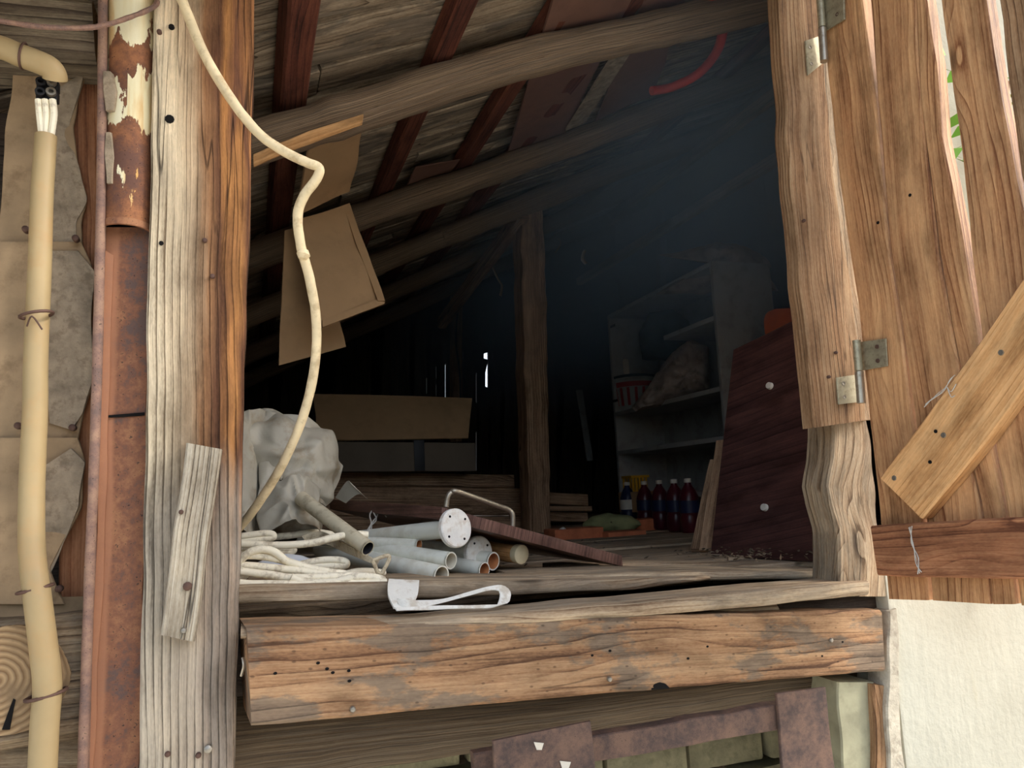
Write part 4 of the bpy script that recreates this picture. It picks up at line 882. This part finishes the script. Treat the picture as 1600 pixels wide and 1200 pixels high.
# hanging cardboards
def card(name, pts, lab, fold=None, mat='card'):
    a = Q(pts); e = strip(name, [a[0], a[3]], [a[1], a[2]], .005, M[mat], None, n=14, m=8, wob=.004, rnd=.001, rough=.001); return tag(e, lab, 'cardboard')
card('cardboard_sheet', [(484, 226, 1.78), (568, 196, 1.80), (548, 300, 2.05), (462, 338, 2.0)], 'brown cardboard sheet tucked behind the nearest roof log', mat='card')
card('cardboard_sheet', [(445, 360, 2.06), (500, 345, 2.08), (540, 542, 2.14), (436, 571, 2.06)], 'pale narrow cardboard sheet hanging lowest behind the cord')
fc = card('folded_carton', [(462, 345, 2.02), (546, 318, 2.05), (602, 472, 2.0), (503, 510, 1.95)], 'flattened folded carton with double edge hanging from the roof')
a = Q([(503, 500, 1.948), (600, 464, 1.998), (602, 474, 1.995), (504, 511, 1.945)]); strip('folded_edge', [a[0], a[3]], [a[1], a[2]], .008, M['card'], fc, n=8, m=3, rnd=.001)
a = Q([(536, 324, 2.045), (546, 318, 2.045), (602, 470, 1.99), (590, 470, 1.99)]); strip('folded_edge', [a[0], a[3]], [a[1], a[2]], .008, M['card'], fc, n=8, m=3, rnd=.001)
# bookcase
XS = 1.77
bk = empty('bookcase', V((1.9, 3.05, FZ)), 'open white bookcase standing sideways in the dark of the loft', 'bookcase')
Yn, Yf, T = 2.58, 3.53, .02
ZT = PX(950, 492, XS).z; z1 = PX(955, 652, XS).z; z2 = PX(957, 712, XS).z; z3 = PX(957, 778, XS).z; zm = PX(1112, 502, XS).z
box('side_panel', V((XS, Yn, FZ)), V((.28, 0, 0)), V((0, T, 0)), V((0, 0, ZT - FZ)), M['white'], bk)
box('side_panel', V((XS, Yf, FZ)), V((.28, 0, 0)), V((0, T, 0)), V((0, 0, ZT - FZ)), M['white'], bk)
box('back_panel', V((XS + .275, Yn + T, FZ)), V((.006, 0, 0)), V((0, Yf - Yn - T, 0)), V((0, 0, ZT - FZ)), M['white'], bk, bev=0)
for z, nm in ((ZT - T, 'top_panel'), (z1, 'shelf'), (z2, 'shelf'), (z3, 'shelf'), (FZ + .05, 'shelf')):
    box(nm, V((XS, Yn + T, z)), V((.275, 0, 0)), V((0, Yf - Yn - T, 0)), V((0, 0, T)), M['white'], bk)
box('shelf', V((XS, Yn + T, zm)), V((.275, 0, 0)), V((0, .4, 0)), V((0, 0, T)), M['white'], bk)
for (px, py) in ((958, 510), (962, 626)): box('hinge_plate', PX(px - 4, py + 3, XS) + V((-.002, 0, 0)), V((.004, 0, 0)), V((0, -.05, 0)), V((0, 0, .012)), M['black'], bk, bev=0)
bc = PX(993, 640, XS + .12); bc.z = z1 + T
bu = empty('bucket', bc, 'white bucket with red band and stripes on the bookcase shelf', 'bucket')
lathe('pail', [(0, 0), (.085, 0), (.09, .01), (.105, .16), (.112, .165), (.112, .175), (.105, .18), (.10, .17), (.08, .01)], bc, V((0, 0, 1)), M['white'], bu, k=32)
lathe('red_band', [(.1035, .125), (.1065, .15)], bc, V((0, 0, 1)), M['dullred'], bu, k=32)
for k in range(16):
    an = k * math.pi / 8; rb = .0955; d = V((math.cos(an), math.sin(an), 0)); sd2 = V((-d.y, d.x, 0))
    box('red_stripe', bc + d * (rb - .0015) + V((0, 0, .03)) - sd2 * .007, sd2 * .014, d * .003 + V((0, 0, 0)), V((0, 0, .09)) + d * .0088, M['dullred'], bu, bev=0)
lathe('lid', [(0, .192), (.09, .19), (.115, .184), (.117, .174), (.112, .172)], bc, V((0, 0, 1)), M['bagk'], bu, k=32)
jc = bc + V((-.04, .03, .193))
lathe('glass_jar', [(0, 0), (.035, 0), (.04, .01), (.04, .08), (.03, .095), (.03, .115), (0, .115)], jc, V((0, 0, 1)), M['pvcin'], k=20); tag(bpy.data.objects['glass_jar'], 'pale jar standing on the bucket lid', 'jar')
db2 = blob('dark_cloth_bag', PX(1040, 522, XS + .12), [PX(x, y, XS + .12) for x, y in ((1005, 560), (1000, 520), (1015, 490), (1050, 482), (1080, 500), (1085, 540), (1060, 566))], .06, .08, M['bagk'], amp=.02, rings=14, k=50); tag(db2, 'dark teal cloth bundle on the upper bookcase shelf', 'bundle')
pb2 = blob('plastic_bag', PX(1070, 590, XS + .10), [PX(x, y, XS + .10) for x, y in ((990, 640), (1015, 605), (1045, 560), (1075, 530), (1108, 540), (1112, 610), (1060, 628))], .08, .08, M['bagd'], amp=.03, rings=18, k=70, freq=16); tag(pb2, 'dusty brown plastic bag filling the bookcase beside the bucket', 'bag')
tb2 = blob('insulation_roll', PX(1120, 412, XS + .15), [PX(x, y, XS + .15) for x, y in ((1022, 455), (1026, 402), (1060, 396), (1110, 382), (1150, 378), (1190, 392), (1220, 420), (1236, 460), (1190, 418), (1110, 412))], .1, .1, M['bagd'], amp=.03, rings=18, k=70, freq=12); tag(tb2, 'dusty film bundle slumped over the bookcase top', 'bundle')
# under and before the bookcase
yc = PX(993, 770, XS + .05); yc.z = z3 + T
cr_ = empty('yellow_crate', yc, 'small yellow slatted plastic basket on the bookcase bottom shelf', 'basket')
for k in range(5):
    for dy in (-.05, .05):
        box('slat', yc + V((-.04 + k * .018, dy, 0)), V((.011, 0, 0)), V((0, .004, 0)), V((.0, 0, .085)), M['yellow'], cr_, bev=.001)
for zz in (0, .075):
    for dy in (-.052, .05): box('rim', yc + V((-.045, dy, zz)), V((.1, 0, 0)), V((0, .006, 0)), V((0, 0, .012)), M['yellow'], cr_, bev=.001)
    for dx in (-.045, .05): box('rim', yc + V((dx, -.05, zz)), V((.006, 0, 0)), V((0, .1, 0)), V((0, 0, .012)), M['yellow'], cr_, bev=.001)
def bottle(px, py, X, mat, lab, s=.85):
    c = PX(px, py, X); c.z = FZ
    t = empty('drink_bottle', c, lab, 'bottle', 'plastic bottles before the bookcase')
    k = .72
    lathe('body', [(0, 0), (.036 * s, 0), (.042 * s, .012 * k), (.042 * s, .08 * k), (.039 * s, .09 * k), (.042 * s, .10 * k), (.042 * s, .17 * k), (.03 * s, .21 * k), (.014 * s, .24 * k), (.014 * s, .25 * k)], c, V((0, 0, 1)), M[mat], t, k=20)
    lathe('bottle_label', [(.0428 * s, .10 * k), (.0428 * s, .16 * k)], c, V((0, 0, 1)), M['bluebot' if mat == 'redbot' else 'label'], t, k=20)
    lathe('cap', [(.015 * s, .248 * k), (.016 * s, .25 * k), (.016 * s, .268 * k), (0, .27 * k)], c, V((0, 0, 1)), M['label'], t, k=14)
for px, py, X, mt, lab in ((1012, 842, 1.58, 'redbot', 'red drink bottle left of its row before the bookcase'), (1036, 846, 1.55, 'redbot', 'red drink bottle second in the row before the bookcase'), (1060, 850, 1.52, 'redbot', 'red drink bottle third in the row before the bookcase'),
        (1082, 852, 1.49, 'redbot', 'red drink bottle beside the leaning laths'), (985, 838, 1.62, 'bluebot', 'dark blue bottle at the end of the bottle row')): bottle(px, py, X, mt, lab)
bc2 = PX(968, 810, 1.60); 
sh = box('carton', PX(968, 800, 1.62), V((.0, -.2, 0)), V((.1, 0, 0)), V((0, 0, .09)), M['card']); tag(sh, 'small tan carton above the olive sack', 'carton')
ol = blob('olive_sack', P(955, 816, 2.75), Q([(905, 822), (925, 806), (950, 802), (985, 806), (1002, 818), (985, 832), (930, 832)], 2.75), .05, .06, M['olive'], amp=.015, rings=14, k=50); tag(ol, 'limp olive cloth sack lying on the bricks', 'sack')
for (x0, x1, y0, y1, Y, lab, mt) in ((868, 945, 828, 856, 2.6, 'hollow clay brick nearest the inner post', 'terra'), (952, 1012, 832, 858, 2.55, 'clay brick under the olive sack', 'terra'), (995, 1044, 812, 838, 2.75, 'dull pinkish brick at the right of the olive sack', 'terra')):
    p = P(x0, y1, Y); q = P(x1, y1, Y); hh = (P(x0, y0, Y) - p).z
    b_ = box('clay_brick', V((p.x, p.y, p.z)), V((q.x - p.x, 0, 0)), V((0, .11, 0)), V((0, 0, hh)), M[mt], bev=.005); tag(b_, lab, 'brick')
bg_ = blob('pale_ball', P(880, 831, 2.62), Q([(874, 836), (872, 828), (880, 823), (887, 829), (885, 837)], 2.62), .014, .014, M['web'], amp=.004, rings=8, k=20); tag(bg_, 'small pale ball of lint behind the hollow brick', 'lint')
# leaning laminate panel, laths and orange chair back
pa, pb_, pc_ = PZ(1110, 868, FZ - H), PZ(1315, 880, FZ - H), None
pz = P(1145, 548, 1.98); pz2 = P(1262, 490, 1.72)
lp = empty('laminate_tabletop', pb_, 'dark red-brown laminate tabletop leaning at the right of the loft', 'tabletop')
A = [P(1146, 546, pa.y + .02), P(1126, 700, pa.y + .01), pa]; e2 = (pb_ - pa); Bt = P(1262, 490, pb_.y + .1)
strip('panel', [A[0], P(1320, 462, pb_.y + .06)], [pa, pb_ + e2.normalized() * .01], .018, M['lam2'], lp, n=14, m=6, rough=.0006, wob=.0006, rnd=.001)
n_ = (A[0] - A[2]).cross(e2).normalized(); n_ = n_ if n_.dot(CAM - pa) > 0 else -n_
for (x, y) in ((1203, 603), (1195, 793)):
    pt = PP(x, y, pa.lerp(A[0], .5) + n_ * .002, n_); lathe('dowel', [(0, .006), (.008, .006), (.009, -.002), (0, -.002)], pt, n_, M['web'], lp, k=12)
for k, (a, b, lab) in enumerate((((1088, 860), (1118, 720), 'left lath of the pair leaning against the brown panel'), ((1102, 862), (1128, 690), 'right lath of the pair leaning against the brown panel'))):
    p0 = PZ(a[0], a[1], FZ - H + .004); p1 = P(b[0], b[1], p0.y + .12)
    l_ = beam('leaning_lath', p0, p1, .03, .014, M['inner']); tag(l_, lab, 'lath', 'laths leaning on the brown panel')
oc = strip('chair_back', smooth([P(1200, 515, 2.35), P(1199, 496, 2.35), P(1206, 484, 2.35), P(1225, 481, 2.35), P(1290, 480, 2.35)], 4), smooth([P(1206, 560, 2.35), P(1210, 560, 2.35), P(1215, 560, 2.35), P(1240, 560, 2.35), P(1300, 560, 2.35)], 4), .02, M['orange'], n=20, m=5, wob=.001); tag(oc, 'orange plastic chair back peeking over the laminate panel', 'chair')
# red hose
hs_ = tube('red_hose', smooth([R(1018, 142, .0), R(1050, 136, -.01), R(1090, 116, -.02), R(1118, 84, -.02), R(1129, 50, -.01), R(1126, 25, .0), R(1110, -10, .02)], 8), .0145, M['red'], k=12); tag(hs_, 'red hose looping down from the roof sheets', 'hose')
# things hanging from the far rafters
for (pts, Y, r, mt, lab) in (([(770, 418), (778, 436), (784, 446), (782, 462)], 3.6, .006, 'web', 'pale hook wire hanging left of the inner post'), ([(914, 392), (910, 404), (916, 412)], 3.4, .008, 'web', 'pale rag knot hanging right of the inner post head'), ([(868, 395), (876, 380), (872, 372)], 3.6, .003, 'web', 'thin wire curl beside the inner post head')):
    o = tube('hanging_wire', smooth(Q(pts, Y), 5), r, M[mt], k=8, amp=.003, freq=40); tag(o, lab, 'wire')
for (a, b, lab) in (((905, 610, 4.4), (922, 720, 4.3), 'bluish lath leaning in the dark right of the inner post'),):
    o = beam('dark_lath', P(*b), P(*a), .04, .012, M['white']); tag(o, lab, 'lath')
# added haze volume imitating lens glare under the high side of the roof
def haze():
    xs0, xs1, y0, y1 = .45, 2.56, 1.36, 4.96
    vsx = [V((x, y, z)) for x, z in ((xs0, FZ + .5), (xs1, FZ + .5), (xs1, roofz(xs1, .02)), (xs0, roofz(xs0, .02))) for y in (y0, y1)]
    fs = [(0, 2, 4, 6), (1, 3, 5, 7), (0, 1, 3, 2), (2, 3, 5, 4), (4, 5, 7, 6), (6, 7, 1, 0)]
    m = bpy.data.materials.new('glare_haze'); m.use_nodes = True; t = m.node_tree; t.nodes.clear()
    out = t.nodes.new('ShaderNodeOutputMaterial'); vp = t.nodes.new('ShaderNodeVolumePrincipled'); t.links.new(vp.outputs[0], out.inputs['Volume'])
    vp.inputs['Color'].default_value = (.50, .72, .95, 1); vp.inputs['Anisotropy'].default_value = .0
    g = t.nodes.new('ShaderNodeNewGeometry'); sx = t.nodes.new('ShaderNodeSeparateXYZ'); t.links.new(g.outputs['Position'], sx.inputs[0])
    def mr(s, a, b):
        n = t.nodes.new('ShaderNodeMapRange'); n.interpolation_type = 'SMOOTHSTEP'; t.links.new(s, n.inputs[0]); n.inputs[1].default_value = a; n.inputs[2].default_value = b; return n.outputs[0]
    def mu(a, b):
        n = t.nodes.new('ShaderNodeMath'); n.operation = 'MULTIPLY'
        for i, v in enumerate((a, b)):
            if hasattr(v, 'is_output'): t.links.new(v, n.inputs[i])
            else: n.inputs[i].default_value = v
        return n.outputs[0]
    d = mu(mu(mr(sx.outputs[0], .45, 1.9), mr(sx.outputs[2], H + .2, H + 1.5)), HAZE)
    t.links.new(d, vp.inputs['Density'])
    me = bpy.data.meshes.new('glare_haze'); me.from_pydata([tuple(v) for v in vsx], [], fs)
    bm = bmesh.new(); bm.from_mesh(me); bmesh.ops.recalc_face_normals(bm, faces=bm.faces); bm.to_mesh(me); bm.free()
    o = link('glare_haze', me, m); tag(o, 'bluish haze added for lens glare under the high right side of the roof', 'haze', kind='stuff')
HAZE = .85
haze()

# dry dirt and scraps on the floor edge, cobweb lint on the brown board
rr = random.Random(11); lv = []; lf = []
for k in range(260):
    if k < 170: c = V((rr.uniform(.95, 1.2), rr.uniform(1.34, 1.62), FZ + .012 + rr.uniform(0, .012)))
    else: c = V((rr.uniform(.1, 1.1), rr.uniform(1.46, 2.4), FZ + .006))
    s_ = rr.uniform(.002, .009); a = V((rr.uniform(-1, 1), rr.uniform(-1, 1), rr.uniform(-.4, .4))).normalized() * s_; b = a.cross(V((rr.uniform(-.4, .4), rr.uniform(-.4, .4), 1))).normalized() * s_ * rr.uniform(.3, .8); n_ = a.cross(b).normalized() * s_ * .25
    i0 = len(lv); lv += [c - a, c + b, c + a, c - b, c + n_, c - n_]
    for q in ((0, 1, 4), (1, 2, 4), (2, 3, 4), (3, 0, 4), (1, 0, 5), (2, 1, 5), (3, 2, 5), (0, 3, 5)): lf.append(tuple(i0 + x for x in q))
tag(link('floor_debris', mesh('floor_debris', lv, lf), M['grit']), 'dry dirt and crumbs scattered on the loft floor', 'debris', kind='stuff')

def web(lines, Yo, lab, off=None, r=.0007):
    p0 = Q(lines[0], Yo) if off is None else dq(lines[0], off)
    e = empty('cobweb', p0[0], lab, 'cobweb')
    for l in lines: tube('strand', smooth(Q(l, Yo) if off is None else dq(l, off), 4), r, M['web'], e, k=5, amp=.0006, freq=90)
web([[(588, 787, 1.63), (584, 800, 1.60), (588, 812, 1.58), (578, 824, 1.56), (574, 838, 1.55)], [(592, 788, 1.62), (578, 803, 1.60), (580, 818, 1.57), (572, 832, 1.55), (566, 848, 1.54)], [(584, 790, 1.63), (590, 804, 1.6), (582, 816, 1.58), (580, 830, 1.56)], [(600, 790, 1.60), (598, 800, 1.59), (604, 808, 1.58)]], 1.6, 'grubby cobweb tuft hanging from the edge of the brown board', r=.0014)
web([[(1422, 823), (1426, 850), (1433, 878), (1437, 896)], [(1420, 824), (1428, 855), (1431, 880), (1440, 894)], [(1425, 822), (1424, 848), (1435, 872), (1434, 897)]], 0, 'cobweb streak down the face of the door rail', .0325)
web([[(1446, 632), (1458, 622), (1474, 612), (1484, 594), (1492, 586)], [(1444, 636), (1462, 618), (1478, 606), (1486, 612), (1494, 600)], [(1450, 628), (1470, 614), (1488, 590)], [(1480, 605), (1486, 620), (1492, 618)]], 0, 'cobweb tuft on the upper edge of the diagonal brace', .0325)
